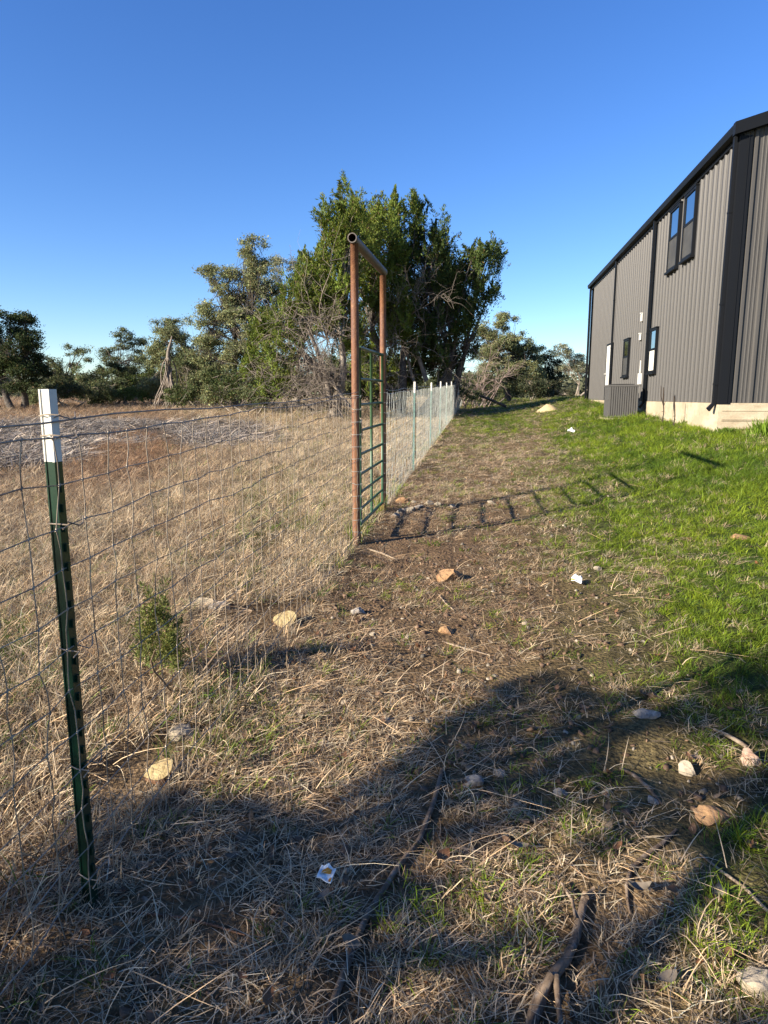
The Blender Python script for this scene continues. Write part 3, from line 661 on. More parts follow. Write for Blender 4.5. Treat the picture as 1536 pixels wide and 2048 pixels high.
# sawn logs with fresh yellow ends
def stump(px, py, w, h, tilt, label, face):
    p = g_at(px, py); D = dist(p); r_ = w / F * D / 2
    mb_ = MB(); n = 18; rg = np.random.default_rng(int(px)); rr_ = [r_ * (1 + .09 * math.sin(3 * 2*math.pi*k/n + px) + rg.uniform(-.03, .03)) for k in range(n)]
    ht = .035
    mb_.add([(rr_[k] * math.cos(2*math.pi*k/n) * 1.1, rr_[k] * math.sin(2*math.pi*k/n) * 1.1, -.06) for k in range(n)] + [(rr_[k] * math.cos(2*math.pi*k/n), rr_[k] * math.sin(2*math.pi*k/n), ht) for k in range(n)],
            [(k, (k+1) % n, n + (k+1) % n, n + k) for k in range(n)])
    o = mb_.build('tree_stump', M_stickred, None); o.location = tuple(p); o.rotation_euler = tilt; tag(o, label, 'stump', 'sawn stumps behind the fence')
    m2 = MB(); m2.add([(rr_[k] * math.cos(2*math.pi*k/n) * .985, rr_[k] * math.sin(2*math.pi*k/n) * .985, ht + .001) for k in range(n)] + [(0, 0, ht + .004)], [(k, (k+1) % n, n) for k in range(n)])
    m2.build('cut_face', M_cut, o); STICKS.append((p[0], p[1], r_ * 1.2)); BLOCK.append((p[0], p[1], r_ + .28))
stump(572, 1246, 46, 34, (.42, -.25, .3), 'freshly sawn stump with a yellow cut face left of the gate behind the fence', None)
stump(325, 1553, 58, 34, (.24, -.22, 0), 'freshly sawn stump with a wide yellow face near the front post', None)
# litter
def crumple(px, py, w, h, m, label, parts, name, seed):
    p = g_at(px, py); D = dist(p); s_ = w / F * D; t_ = h / F * D; rg = np.random.default_rng(seed)
    nx_, ny_ = 7, 5; mb_ = MB(); v = []
    for j in range(ny_):
        for i in range(nx_):
            a, b__ = i / (nx_ - 1) - .5, j / (ny_ - 1) - .5
            v.append((a * s_, b__ * s_ * .95, .02 + s_ * .15 * math.sin(i * 1.7 + seed) * (.4 + b__) + rg.normal(0, s_ * .012) + s_ * .5 * max(0, b__) + s_ * .12 * math.sin(i * .9 + j * 1.3)))
    f = [(j*nx_+i, j*nx_+i+1, (j+1)*nx_+i+1, (j+1)*nx_+i) for j in range(ny_-1) for i in range(nx_-1)]
    mb_.add(v, f); ob = mb_.build(name, m, None); ob.location = (p[0], p[1], p[2] + .03); ob.rotation_euler = (0.1, .1, -.3); tag(ob, label, 'litter')
    sm = ob.modifiers.new('thick', 'SOLIDIFY'); sm.thickness = .004
    for nm, mm_, (i0, i1, j0, j1) in parts:
        q = MB(); keep = [(j, i) for j in range(j0, j1 + 1) for i in range(i0, i1 + 1)]; idx = {k_: n_ for n_, k_ in enumerate(keep)}
        q.add([(v[j*nx_+i][0], v[j*nx_+i][1] - .001, v[j*nx_+i][2] + .005) for j, i in keep], [(idx[(j, i)], idx[(j, i+1)], idx[(j+1, i+1)], idx[(j+1, i)]) for j in range(j0, j1) for i in range(i0, i1)])
        q.build(nm, mm_, ob)
    STICKS.append((p[0], p[1], s_ * .6)); return ob
crumple(652, 1775, 30, 28, M_paper, 'crumpled white wrapper with an orange stain lying in the shade', [('stain', M_stain, (1, 5, 2, 3)), ('stain', M_stain, (5, 6, 0, 1))], 'wrapper', 3)
crumple(1152, 1172, 20, 16, M_paper, 'white paper scrap with a yellow corner on the lawn edge', [('printed_corner', M_yellow, (0, 2, 0, 2))], 'paper_scrap', 5)
crumple(1142, 866, 14, 10, M_paper, 'small whitish crumpled scrap far back in the lawn', [], 'plastic_scrap', 9)
# sand mound
p = g_at(1096, 822); mb_ = MB(); n = 20; rg = np.random.default_rng(2)
sw = 48 / F * dist(p); rings = [(1.0, -.06), (.85, .04), (.6, .13), (.34, .23), (.14, .28)]
v = []
for rr_, zz in rings:
    for k in range(n): q = rr_ * (1 + rg.uniform(-.12, .12)); v.append((q * sw * .5 * math.cos(2*math.pi*k/n), q * sw * .5 * math.sin(2*math.pi*k/n), zz * sw * rg.uniform(.9, 1.05)))
mb_.add(v, [(a*n+k, a*n+(k+1) % n, (a+1)*n+(k+1) % n, (a+1)*n+k) for a in range(4) for k in range(n)] + [tuple(range(4*n, 5*n))])
o = mb_.build('sand_mound', M_sand, None, True); o.location = tuple(p); tag(o, 'small pale sand mound on the far lawn', 'mound'); BLOCK.append((p[0], p[1], sw * .35))
# fallen leaves one can pick out
def big_leaf(px, py, w, m, label, rz, curl):
    p = g_at(px, py); L = w / F * dist(p); mb_ = MB(); v = []; n = 7
    for i in range(n):
        a = i / (n - 1); ww = L * .28 * math.sin(math.pi * min(1, a * .96 + .04)) ** .7
        for s_ in (-1, 0, 1): v.append(((a - .5) * L, s_ * ww, .035 + curl * L * (a - .5) ** 2 + abs(s_) * curl * L * .18))
    mb_.add(v, [(i*3+j, i*3+j+1, i*3+j+4, i*3+j+3) for i in range(n-1) for j in range(2)])
    o = mb_.build('fallen_leaf', m, None, True); o.location = tuple(p); o.rotation_euler = (R.normal(0, .3), R.normal(0, .3), rz); tag(o, label, 'leaf', 'large fallen leaves'); STICKS.append((p[0], p[1], L * .4))
big_leaf(880, 1732, 44, M_deadleaf, 'reddish brown fallen leaf in a patch of sun right of the long branch', 1.0, .5)
big_leaf(1340, 1797, 30, M_deadleaf, 'round orange brown leaf by the end of the hooked branch', .3, .3)
big_leaf(1285, 1803, 46, M_greyleaf, 'long grey brown curled leaf beside the hooked branch', -.2, 1.0)
big_leaf(1033, 1712, 44, M_greyleaf, 'pale grey leaf lying in the sunny grass left of the hooked branch', .2, .3)
big_leaf(690, 1894, 46, M_greyleaf, 'grey leaf caught against the long straight branch', .1, .3)
big_leaf(655, 1812, 34, M_greyleaf, 'grey leaf lying just below the white wrapper', .9, .4)
big_leaf(487, 1977, 26, M_deadleaf, 'dark red leaf in the shade near the bottom left', -.6, .4)
big_leaf(1410, 1960, 34, M_deadleaf, 'small orange leaf near the bottom right stone', 1.2, .5)
big_leaf(525, 2015, 44, M_deadleaf, 'brown upright leaf at the bottom edge', 1.5, .5)
big_leaf(1338, 2002 - 20, 50, M_greyleaf, 'large grey leaf in dry grass at the bottom right', .5, .3)

# ------------------------------------------------------------------ scatter the grass
st = np.array(STICKS); bk = np.array(BLOCK)
def near_thing(x, y, arr, pad=0):
    hit = np.zeros(len(x), bool)
    for s_ in arr:
        k = (np.abs(x - s_[0]) < s_[2] + pad) & (np.abs(y - s_[1]) < s_[2] + pad)
        hit |= k & (np.hypot(x - s_[0], y - s_[1]) < s_[2] + pad)
    return hit
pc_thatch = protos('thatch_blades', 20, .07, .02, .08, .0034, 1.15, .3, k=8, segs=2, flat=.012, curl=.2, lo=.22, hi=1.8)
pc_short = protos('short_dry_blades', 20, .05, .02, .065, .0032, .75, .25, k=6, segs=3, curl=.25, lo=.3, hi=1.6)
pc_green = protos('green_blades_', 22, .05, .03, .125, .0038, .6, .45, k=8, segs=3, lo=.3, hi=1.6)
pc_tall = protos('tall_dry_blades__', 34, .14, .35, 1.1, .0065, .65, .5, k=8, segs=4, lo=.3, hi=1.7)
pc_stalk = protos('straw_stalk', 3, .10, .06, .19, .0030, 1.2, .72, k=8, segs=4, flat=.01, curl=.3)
pc_chip = protos('wood_chip_sticks', 8, .32, .18, .62, .028, 1.3, .5, k=10, segs=2, flat=.05, curl=.25, lo=.15, hi=2.0)
STRAW = np.array([.58, .455, .29]); RED = np.array([.36, .215, .12]); GREEN = np.array([.235, .305, .020]); DGREEN = np.array([.085, .145, .014]); GREY = np.array([.36, .31, .24])
def loose_protos(nm, k, kind):
    col = bpy.data.collections.new(nm)
    for i in range(k):
        rg_ = np.random.default_rng(900 + i + len(nm))
        if kind == 'leaf':
            v = []; n = 6; L = .045
            for j in range(n):
                a = j / (n - 1); w = L * .26 * math.sin(math.pi * (a * .94 + .03)) ** .7
                for q in (-1, 0, 1): v.append(((a - .5) * L, q * w, .3 * L * rg_.uniform(.3, 1.2) * (abs(q) * .5 + 2 * (a - .5) ** 2)))
            f = [(j*3+q, j*3+q+1, j*3+q+4, j*3+q+3) for j in range(n-1) for q in (0, 1)]
        else:
            p = rg_.normal(size=(14, 3)); p /= np.linalg.norm(p, axis=1)[:, None]; p *= rg_.uniform(.7, 1.2, (14, 1)) * np.array([.013, .011, .008])
            import bmesh
            bm = bmesh.new(); [bm.verts.new(q) for q in p]; h_ = bmesh.ops.convex_hull(bm, input=bm.verts[:]); bmesh.ops.triangulate(bm, faces=bm.faces[:])
            bm.verts.ensure_lookup_table(); bm.verts.index_update(); v = [tuple(q.co) for q in bm.verts]; f = [tuple(q.index for q in fc.verts) for fc in bm.faces]; bm.free()
        v = np.array(v); o_ = bpy.data.objects.new(nm, np_mesh(nm, v, np.array(f), rg_.uniform(.6, 1.3, (len(v), 1)) * np.ones(3), M_grass)); col.objects.link(o_)
    return col, k
pc_leaf = loose_protos('leaf_piece', 6, 'leaf'); pc_clod = loose_protos('crumb', 6, 'clod')
acc = {k: [] for k in ('thatch', 'short', 'green', 'tall', 'stalk', 'chip', 'leaf', 'clod')}
def put(key, x, y, s, tint, tilt=.12, lift=0):
    n = len(x); acc[key].append((np.c_[x, y, hz(x, y) + lift], np.c_[R.normal(0, tilt, (n, 2)), R.uniform(0, 6.283, n)], s, tint))
for (y0, y1, dn, sc) in ((.75, 3.2, 620, 1.0), (3.2, 6, 400, 1.05), (6, 10, 210, 1.25), (10, 17, 100, 1.6), (17, 28, 42, 2.2), (28, 48, 17, 3.2), (48, 80, 4, 4.5)):
    x, y = region_pts(y0, y1, dn)
    mk, px, py = masks(x, y); d = x - fx(y); wl = near_thing(x, y, st) | near_thing(x, y, bk[bk[:, 2] < .2] if len(bk) else bk)
    mm = mulch_mask(x, y); nz_ = pnoise(x * 2.2, y * 2.2, 21); nz2 = pnoise(x * 7, y * 7, 22); nz3 = pnoise(x * .9, y * .9, 23)
    field = d < R.normal(-.08, .06, len(x))
    u_ = R.uniform(0, 1, len(x)); g = np.clip(mk[:, 0] + .22 * nz_ * (mk[:, 0] * (1 - mk[:, 0]) * 4 + .15) + .1 * nz2, 0, 1)
    cov = np.clip(mk[:, 1] + .4 * nz_ + .4 * nz2 - .08, .05, 1)
    ok = ~wl & (u_ < cov)
    # lawn / path
    l = ok & ~field; isg = R.uniform(0, 1, len(x)) < g
    k = l & isg; n = k.sum(); h_ = mk[k, 2] / .085 * R.uniform(.7, 1.4, n)
    yel = np.clip(.42 + .6 * nz3[k] + .35 * nz2[k] + R.normal(0, .25, n), 0, 1)[:, None]
    tn = DGREEN * (1 - yel) + GREEN * yel; tn = np.where(R.uniform(0, 1, (n, 1)) < .03 + .25 * (1 - mk[k, 0:1]), STRAW * .8, tn)
    put('green', x[k], y[k], np.c_[np.full(n, sc), np.full(n, sc), h_ * sc ** .45] * (.75 if y0 < 6 else .9), tn)
    k = l & ~isg; n = k.sum(); rd = np.clip(mk[k, 3] * .7 + .25 * nz2[k] + R.normal(0, .2, n), 0, 1)[:, None]
    tn = STRAW * (1 - rd) + RED * rd; tn = tn * R.uniform(.7, 1.15, (n, 1)); w_ = R.uniform(0, 1, n) < .68
    kk = np.where(k)[0]; a = kk[w_]; put('thatch', x[a], y[a], np.c_[np.full(len(a), sc), np.full(len(a), sc), sc ** .3 * R.uniform(.3, .95, len(a))], tn[w_], .10, .002)
    a = kk[~w_]; put('short', x[a], y[a], np.c_[np.full(len(a), sc), np.full(len(a), sc), mk[a, 2] / .07 * R.uniform(.5, 1.15, len(a)) * sc ** .3], tn[~w_], .25)
    # field
    fk = ok & field & (mm < R.uniform(-.1, .25, len(x))) & ~near_thing(x, y, bk)
    hgt = mk[:, 2] * .82 * R.uniform(.4, 1.35, len(x)) * (1 + .5 * nz_)
    tall = fk & (R.uniform(0, 1, len(x)) < (.20 if y0 < 3.2 else .30 if y0 < 6 else .42 if y0 < 17 else .6) * np.clip(.8 + .9 * nz2, .2, 1.6)) ; n = tall.sum()
    rd = np.clip(mk[tall, 3] + .38 * nz_[tall] + R.normal(0, .15, n), 0, 1)[:, None]; gq = (R.uniform(0, 1, (n, 1)) < mk[tall, 0:1] * .8)
    gy_ = np.clip(.3 + .8 * nz3[tall] + R.normal(0, .25, n), 0, 1)[:, None]; tn = np.where(gq, DGREEN * 1.1 + STRAW * .12, (STRAW * 1.2 * (1 - gy_) + np.array([.42, .35, .255]) * gy_) * (1 - rd) + RED * .7 * rd) * R.uniform(.6, 1.2, (n, 1))
    s_ = hgt[tall]; put('tall', x[tall], y[tall], np.c_[s_ * 1.2, s_ * 1.2, s_] * (1 + (sc - 1) * .12), tn, .3)
    th_ = fk & ~tall; n = th_.sum(); rd = np.clip(mk[th_, 3] + .25 * nz2[th_] + R.normal(0, .15, n), 0, 1)[:, None]
    tn = (STRAW * .95 * (1 - rd) + RED * .9 * rd) * R.uniform(.65, 1.1, (n, 1)); gq = (R.uniform(0, 1, (n, 1)) < mk[th_, 0:1] * .5); tn = np.where(gq, DGREEN, tn)
    put('thatch', x[th_], y[th_], np.c_[np.full(n, sc), np.full(n, sc), sc ** .5 * R.uniform(1.0, 2.6, n)], tn, .3, .01)
    # loose straw
    k = (~wl) & (R.uniform(0, 1, len(x)) < (.05 if y0 < 10 else .015)) & (g < .75) & (mm < .1); n = k.sum()
    put('stalk', x[k], y[k], np.c_[np.full(n, sc ** .5)] * np.ones(3), (STRAW * 1.05) * R.uniform(.6, 1.25, (n, 1)), .12, .015 + .03 * R.uniform(0, 1, n) * (1 + 2 * field[k]))
    if y0 < 17:
        k = (~wl) & (~field) & (R.uniform(0, 1, len(x)) < .035 * (1.3 - g)); n = k.sum(); q = R.uniform(0, 1, (n, 1))
        put('leaf', x[k], y[k], R.uniform(.5, 1.3, (n, 1)) * np.ones(3), (np.array([.22, .10, .045]) * q + np.array([.20, .17, .125]) * (1 - q)) * R.uniform(.6, 1.3, (n, 1)), .45, .018)
        k = (~wl) & (~field) & (R.uniform(0, 1, len(x)) < .75 * np.clip(1.15 - cov, 0, 1) * (1 - g)); n = k.sum(); q = R.uniform(0, 1, (n, 1)) < .12
        put('clod', x[k], y[k], np.abs(R.normal(.5, .6, (n, 1)) + .3) * np.ones(3), np.where(q, np.array([.34, .29, .22]), np.array([.19, .12, .075])) * R.uniform(.6, 1.3, (n, 1)), .6, .002)
    # wood chips of the mulched clearing
    k = (mm > R.uniform(-.12, .3, len(x))) & (R.uniform(0, 1, len(x)) < .6); n = k.sum()
    if n:
        v_ = R.uniform(.2, 1.5, (n, 1)); put('chip', x[k], y[k], np.c_[np.full(n, .62), np.full(n, .62), R.uniform(.3, 1.3, n)], np.array([.34, .295, .245]) * v_, .07, .01)
def cat(k): a = acc[k]; return [np.concatenate([q[i] for q in a]) for i in range(4)]
for key, pc, nm, lab, ct_ in (('thatch', pc_thatch, 'dry_thatch', 'flattened tan dead grass matted over the ground', 'dry grass'), ('short', pc_short, 'short_dry_grass', 'short mown dry grass tufts along the path', 'dry grass'),
    ('green', pc_green, 'green_grass', 'lush green lawn grass on the right between path and building', 'green grass'), ('tall', pc_tall, 'tall_dry_grass', 'tall straw coloured grass filling the field behind the wire fence', 'tall grass'),
    ('leaf', pc_leaf, 'leaf_litter', 'small brown and grey dead leaves scattered through the grass', 'leaves'), ('clod', pc_clod, 'soil_crumbs', 'crumbs of soil and small pebbles on the bare ground of the path', 'soil crumbs'),
    ('stalk', pc_stalk, 'loose_straw', 'loose pale straw stalks strewn over the ground', 'straw'), ('chip', pc_chip, 'wood_chips', 'grey wood chips and sticks spread over the clearing in the field', 'wood chips')):
    P_, r_, s_, t_ = cat(key); scatter(nm, pc, P_, r_, s_, t_, lab, ct_)
    print(nm, len(P_))

# ------------------------------------------------------------------ trees
def leaves(C_, N_, L, Wd, cols, up=None):
    """diamond leaves: centres C_, long axis N_, length L, width Wd"""
    n = len(C_); N_ = N_ / (np.linalg.norm(N_, axis=1)[:, None] + 1e-9)
    r = R.normal(size=(n, 3)); A = np.cross(N_, r); A /= np.linalg.norm(A, axis=1)[:, None] + 1e-9
    L = L[:, None] / 2; Wd = Wd[:, None] / 2
    V = np.stack([C_ - N_ * L, C_ + A * Wd, C_ + N_ * L, C_ - A * Wd], 1).reshape(-1, 3)
    return V, np.arange(4 * n).reshape(n, 4), np.repeat(cols, 4, 0)
def crown_pts(lobes, clumps_per, leaves_per, clump_r, kind, rg, base):
    """lobes: list of (centre, radii). Returns leaf centres, axes, clump value, clump centres"""
    Cs, Ns, Vs, cc = [], [], [], []
    for (c0, rd) in lobes:
        vol = float(np.prod(rd)) ** (2 / 3)
        n = max(6, int(clumps_per * vol))
        u_ = rg.normal(size=(n, 3)); u_ /= np.linalg.norm(u_, axis=1)[:, None]
        su = rg.normal(size=(8, 3)); su /= np.linalg.norm(su, axis=1)[:, None]; u_ = su[rg.integers(0, 8, n)] + rg.normal(0, .26, (n, 3)); u_ /= np.linalg.norm(u_, axis=1)[:, None]
        q = rg.uniform(.35, 1.0, n) ** .55 * np.where(rg.uniform(0, 1, n) < .18, rg.uniform(1.0, 1.2, n), 1)
        ctr = c0 + u_ * rd * q[:, None]
        if kind == 'juniper': ctr[:, 2] += rg.exponential(.12, n) * rd[2]
        for k in range(n):
            cr = clump_r * rg.uniform(.6, 1.35); m_ = int(leaves_per * rg.uniform(.6, 1.3))
            if kind == 'juniper':
                ax = u_[k] * .7 + np.array([0, 0, .9]) + rg.normal(0, .25, 3); ax /= np.linalg.norm(ax)
                tt = rg.uniform(-1, 1, m_); off = rg.normal(0, 1, (m_, 3)); off -= (off @ ax)[:, None] * ax
                pts = ctr[k] + ax * (tt * cr * 1.6)[:, None] + off * (cr * .48 * (1.1 - .5 * (tt + 1) / 2 * 1.6).clip(.18, 1.2))[:, None]
                nn = ax + off * .55 + rg.normal(0, .3, (m_, 3))
            else:
                off = rg.normal(0, .5, (m_, 3)); off[:, 2] *= .6
                pts = ctr[k] + off * cr; nn = rg.normal(size=(m_, 3)) + off * .5
            Cs.append(pts); Ns.append(nn); Vs.append(np.full(m_, rg.uniform(.55, 1.35))); cc.append(ctr[k])
    return np.concatenate(Cs), np.concatenate(Ns), np.concatenate(Vs), np.array(cc)
def branch_path(a, b, rg, sag=.0, wob=.12, n=7):
    a, b = np.asarray(a, float), np.asarray(b, float); L = np.linalg.norm(b - a); out = []
    w1, w2 = rg.normal(0, wob * L, 3), rg.normal(0, wob * L * .5, 3)
    for k in range(n):
        t_ = k / (n - 1); p = a + (b - a) * t_ + w1 * math.sin(math.pi * t_) * .6 + w2 * math.sin(2 * math.pi * t_) * .6; p[2] += sag * L * math.sin(math.pi * t_); out.append(p)
    return out
def tree(name, label, cat_, base_px, D, lobes_px, kind, tint, seed, trunk_w=22, bark=None, dens=1.0, dead=0, trunks=1, group='trees beyond the fence', twigs=.5, leafsz=1.0, depth=.8, fork=.35, spires=(), base_w=None):
    """lobes_px: (px, py, rx_px, ry_px[, depth offset m])"""
    rg = np.random.default_rng(seed); bark = bark or M_bark
    if base_w is None:
        b0 = atY(base_px[0], base_px[1], D); b0[2] = hz(b0[0], b0[1])
    else: b0 = np.array(base_w, float)
    E_ = empty(name, tuple(b0), label, cat_, group)
    lobes = []
    for lb in lobes_px:
        off = lb[4] if len(lb) > 4 else rg.normal(0, .5)
        c_ = atY(lb[0], lb[1], D + off); s_ = (D + off) / F
        lobes.append((c_ - b0, np.array([lb[2] * s_, depth * (lb[2] + lb[3]) / 2 * s_, lb[3] * s_])))
    K = {'juniper': (38 * dens, 120, .26), 'oak': (46 * dens, 120, .31)}[kind]
    C_, N_, V_, cc = crown_pts(lobes, K[0], K[1], K[2] * min(1, leafsz * 1.3), kind, rg, b0)
    if kind == 'juniper' and leafsz > .5:
        sp = [(atY(a, b, D + rg.normal(0, .3)) - b0, hh * D / F, ww * D / F) for (a, b, hh, ww) in spires]
        for c_, rd in lobes:
            for k in range(int(3 + 5 * rd[0] * rd[2])):
                d_ = rg.normal(size=3); d_ /= np.linalg.norm(d_); d_[1] -= .35
                hh = rg.uniform(.6, 1.25); sp.append((c_ + d_ * rd * rg.uniform(.7, 1.0) + np.array([0, 0, hh * .3]), hh, rg.uniform(.16, .30)))
        for tip, hh, ww in sp:
            m_ = int(130 * max(1, hh * ww / .25)); t_ = rg.uniform(0, 1, m_) ** .75; a_ = rg.uniform(0, 6.283, m_)
            lean = rg.normal(0, .38, 2); rr_ = ww * (1 - t_) ** .75 * (.55 + .45 * np.sin(t_ * 17 + rg.uniform(0, 6)) ** 2) * rg.uniform(.25, 1.05, m_) ** .5
            pts = tip + np.c_[rr_ * np.cos(a_) - lean[0] * (1 - t_) * hh, rr_ * np.sin(a_) - lean[1] * (1 - t_) * hh, (t_ - 1) * hh]
            nn = np.c_[np.cos(a_) * .7, np.sin(a_) * .7, .55 + .8 * t_] + rg.normal(0, .3, (m_, 3))
            C_ = np.r_[C_, pts]; N_ = np.r_[N_, nn]; V_ = np.r_[V_, np.full(m_, rg.uniform(.7, 1.4))]
    keep = C_[:, 2] > .1; C_, N_, V_ = C_[keep], N_[keep], V_[keep]; n = len(C_)
    if kind == 'juniper': L, Wd = rg.uniform(.08, .19, n) * leafsz, rg.uniform(.03, .05, n) * leafsz
    else: q_ = np.clip(rg.lognormal(-.1, .35, n), .4, 2); L, Wd = .085 * q_ * leafsz, .044 * q_ * rg.uniform(.7, 1.3, n) * leafsz
    tint = np.asarray(tint); h = rg.normal(0, .10, n); v = (V_ * rg.uniform(.65, 1.35, n))
    cols = np.c_[tint[0] * v * (1 + h), tint[1] * v, tint[2] * v * (1 - h * .5)].clip(.002, 1)
    dd = rg.uniform(0, 1, n) < (.04 if kind == 'juniper' else .05); cols[dd] = np.array([.16, .11, .055]) * rg.uniform(.7, 1.2, (dd.sum(), 1))
    V, Fc, cl = leaves(C_, N_, L, Wd, cols); print(name, n)
    link(bpy.data.objects.new('crown', np_mesh('crown', V, Fc, cl, M_leaf)), E_)
    tw = trunk_w / F * D / 2 * .55
    ctr = np.mean([l[0] for l in lobes], 0); top = max(l[0][2] for l in lobes)
    forks = []
    for k in range(trunks):
        f_ = ctr * np.array([.35, .35, 0]) + np.array([rg.normal(0, .25 * trunks), rg.normal(0, .3), max(.4, top * fork * rg.uniform(.8, 1.2))])
        st_ = np.array([rg.normal(0, tw * (trunks - 1) * .9), rg.normal(0, tw * (trunks - 1) * .9), -.15])
        pth = branch_path(st_, f_, rg, 0, .06); m = MB(); m.tube(pth, [tw * (1.35 - .65 * i / 6) for i in range(7)], 9, True, .08, rg); m.build('trunk', bark, E_, True); forks.append(f_)
    tws = MB()
    for c_, rd in lobes:
        f_ = forks[int(np.argmin([np.linalg.norm((q - c_)[:2]) for q in forks]))]
        pth = branch_path(f_, c_ + np.array([0, 0, .2 * rd[2]]), rg, .03, .05); r0 = tw * rg.uniform(.28, .45)
        m = MB(); m.tube(pth, [r0 * (1 - .75 * i / 6) for i in range(7)], 7, True, .08, rg); m.build('limb', bark, E_, True)
        own = [q for q in cc if np.all(np.abs(q - c_) < rd * 1.3)]
        for q in own:
            if rg.uniform() < twigs:
                a = pth[rg.integers(2, 7)]; tws.tube(branch_path(a, q, rg, .03, .1, 5), [.016, .013, .010, .007, .004], 4, False)
    if tws.v: tws.build('twigs', bark, E_)['kind'] = 'stuff'
    return E_, b0, forks
JUN = (.125, .162, .028); JUND = (.07, .10, .026); OAK = (.20, .215, .10); OAKD = (.115, .135, .058); OAKG = (.23, .24, .15)
# the big junipers at the fence
def bare(E_, starts, n, Lr, rg, m, r0, name='dead_branch', up=.2, spread=1.0, subs=5, bias=(0, 0, 0)):
    for k in range(n):
        a = np.array(starts[k % len(starts)]) + rg.normal(0, .1, 3)
        d_ = rg.normal(0, spread, 3) + np.array([0, 0, up]) + np.array(bias); d_ /= np.linalg.norm(d_); L = rg.uniform(*Lr)
        pth = branch_path(a, a + d_ * L, rg, .12, .14, 8); m_ = MB(); m_.tube(pth, [r0 * (1 - .8 * i / 7) for i in range(8)], 5, True, .1, rg)
        for j in range(subs):
            q = pth[rg.integers(2, 8)]; e = d_ + rg.normal(0, .8, 3); e /= np.linalg.norm(e)
            sp = branch_path(q, q + e * L * rg.uniform(.2, .5), rg, .1, .15, 5); m_.tube(sp, [r0 * .42 * (1 - .18 * i) for i in range(5)], 4, False)
            for jj in range(2):
                w_ = sp[rg.integers(1, 5)]; e2 = e + rg.normal(0, .8, 3); m_.tube(branch_path(w_, w_ + e2 * L * rg.uniform(.08, .2), rg, .1, .15, 4), [r0 * .2, r0 * .17, r0 * .13, r0 * .08], 3, False)
        m_.build(name, m, E_)
EA, bA, fA = tree('juniper_tree', 'bright green juniper left of the pipe gate with a pale leaning trunk', 'juniper tree', (668, 832), 27.5,
     [(700,470,38,62,0),(662,470,30,46),(705,425,15,32),(640,520,34,48),(600,590,40,48),(650,580,48,60),(690,560,40,60),(560,640,46,40),(610,650,40,36),(525,690,34,34),(560,700,36,34),(505,745,22,30),(690,640,34,40),(640,610,50,50,1.2),(560,760,34,26,.8),(690,690,30,30,1.5)],
     'juniper', JUN, 11, 30, M_bark, 1.2, trunks=2, fork=.32, spires=[(637,486,70,16),(659,428,80,20),(674,440,60,16),(705,393,90,20),(600,545,60,18),(566,580,60,16),(648,470,60,16),(690,425,70,20)])
rg = np.random.default_rng(5)
bare(EA, [(0.0, 0, .5), (.2, 0, 1.0), (.0, .2, 1.6), (-.6, -.2, 2.4), (-.2, -.4, 3.2)], 95, (1.2, 3.4), rg, M_dead, .024, up=.2, bias=(-.8, -.9, 0), subs=7)
EB, bB, fB = tree('juniper_tree', 'tallest juniper with pointed tips rising behind the pipe gate', 'juniper tree', (800, 800), 30.5,
     [(791,425,15,30,0),(772,452,30,42),(740,470,40,50),(720,520,40,50),(770,515,38,50),(800,505,20,34),(750,570,46,50),(735,440,24,34),(700,500,30,40,.8),(780,580,50,50,1.5),(740,640,50,44,1.5),(720,690,40,34,1),(790,680,44,40,1.2),(760,740,50,30,1.5),(800,640,36,44,-.6),(780,600,34,40,-.8),(690,400,12,30),(830,430,14,30)],
     'juniper', JUN, 23, 24, M_darkbark, 1.2, trunks=2, fork=.4, spires=[(791,370,110,24),(806,405,70,16),(776,398,70,18),(742,412,80,22),(762,408,80,20),(724,420,70,20),(812,440,60,14)])
bare(EB, [(0, 0, 2.0), (-.8, -.4, 3.0), (.2, -.4, 4.0), (-.5, -.6, 1.2), (.6, -.5, 5.0)], 32, (1.2, 3.0), rg, M_dead, .020, up=.25, bias=(0, -.8, 0), subs=7)
EC, bC, fC = tree('juniper_tree', 'dark spreading juniper right of the pipe gate leaning over the fence', 'juniper tree', (868, 800), 31.5,
     [(846,440,14,36,0),(850,490,34,44),(880,490,28,40),(862,540,50,52),(830,560,40,52),(900,560,44,36),(930,540,36,30),(950,505,24,24),(975,515,24,26),(960,560,34,26),(985,505,14,22),(930,590,40,26),(880,610,54,40),(830,630,44,40),(950,610,26,20),(900,650,50,34),(850,690,46,40,1),(975,590,20,18),(880,730,44,30,1.2),(830,740,40,30,1.4),(930,690,34,26,1),(830,660,34,44,-.8),(870,690,34,40,-.8),(900,600,30,34,-.6)],
     'juniper', JUND, 37, 26, M_darkbark, 1.05, trunks=4, fork=.28, spires=[(846,402,110,20),(834,440,60,14),(872,438,80,18),(888,452,70,16),(864,455,70,20),(951,482,60,16),(994,488,60,14),(977,498,50,14),(930,505,60,16),(942,540,50,16),(1000,525,40,12),(985,560,40,14)])
bare(EC, [(0, 0, 1.0), (.4, -.3, 2.0), (-.5, -.4, 2.5), (1.0, 0, 3.0), (.2, -.3, .6)], 18, (1.2, 3.4), rg, M_dead, .022, up=.35, bias=(.3, -.4, 0), subs=6)
# pale leaning trunk in the middle
for pxs, rr0 in (([(853, 762), (838, 715), (818, 665), (802, 632)], .10), ([(838, 790), (822, 745), (812, 700)], .07), ([(660, 800), (650, 745), (630, 690), (612, 650)], .09), ([(700, 815), (668, 770), (640, 735), (590, 715)], .07)):
    Ew, D_ = (EC, 30.6) if pxs[0][0] > 780 else (EA, 26.8)
    o = np.array(Ew.location); m = MB(); pp = [atY(*q, D_) - o for q in pxs]; m.tube(pp, [rr0 * (1 - .12 * i) for i in range(len(pp))], 9, True, .08, rg); m.build('trunk', M_dead, Ew, True)
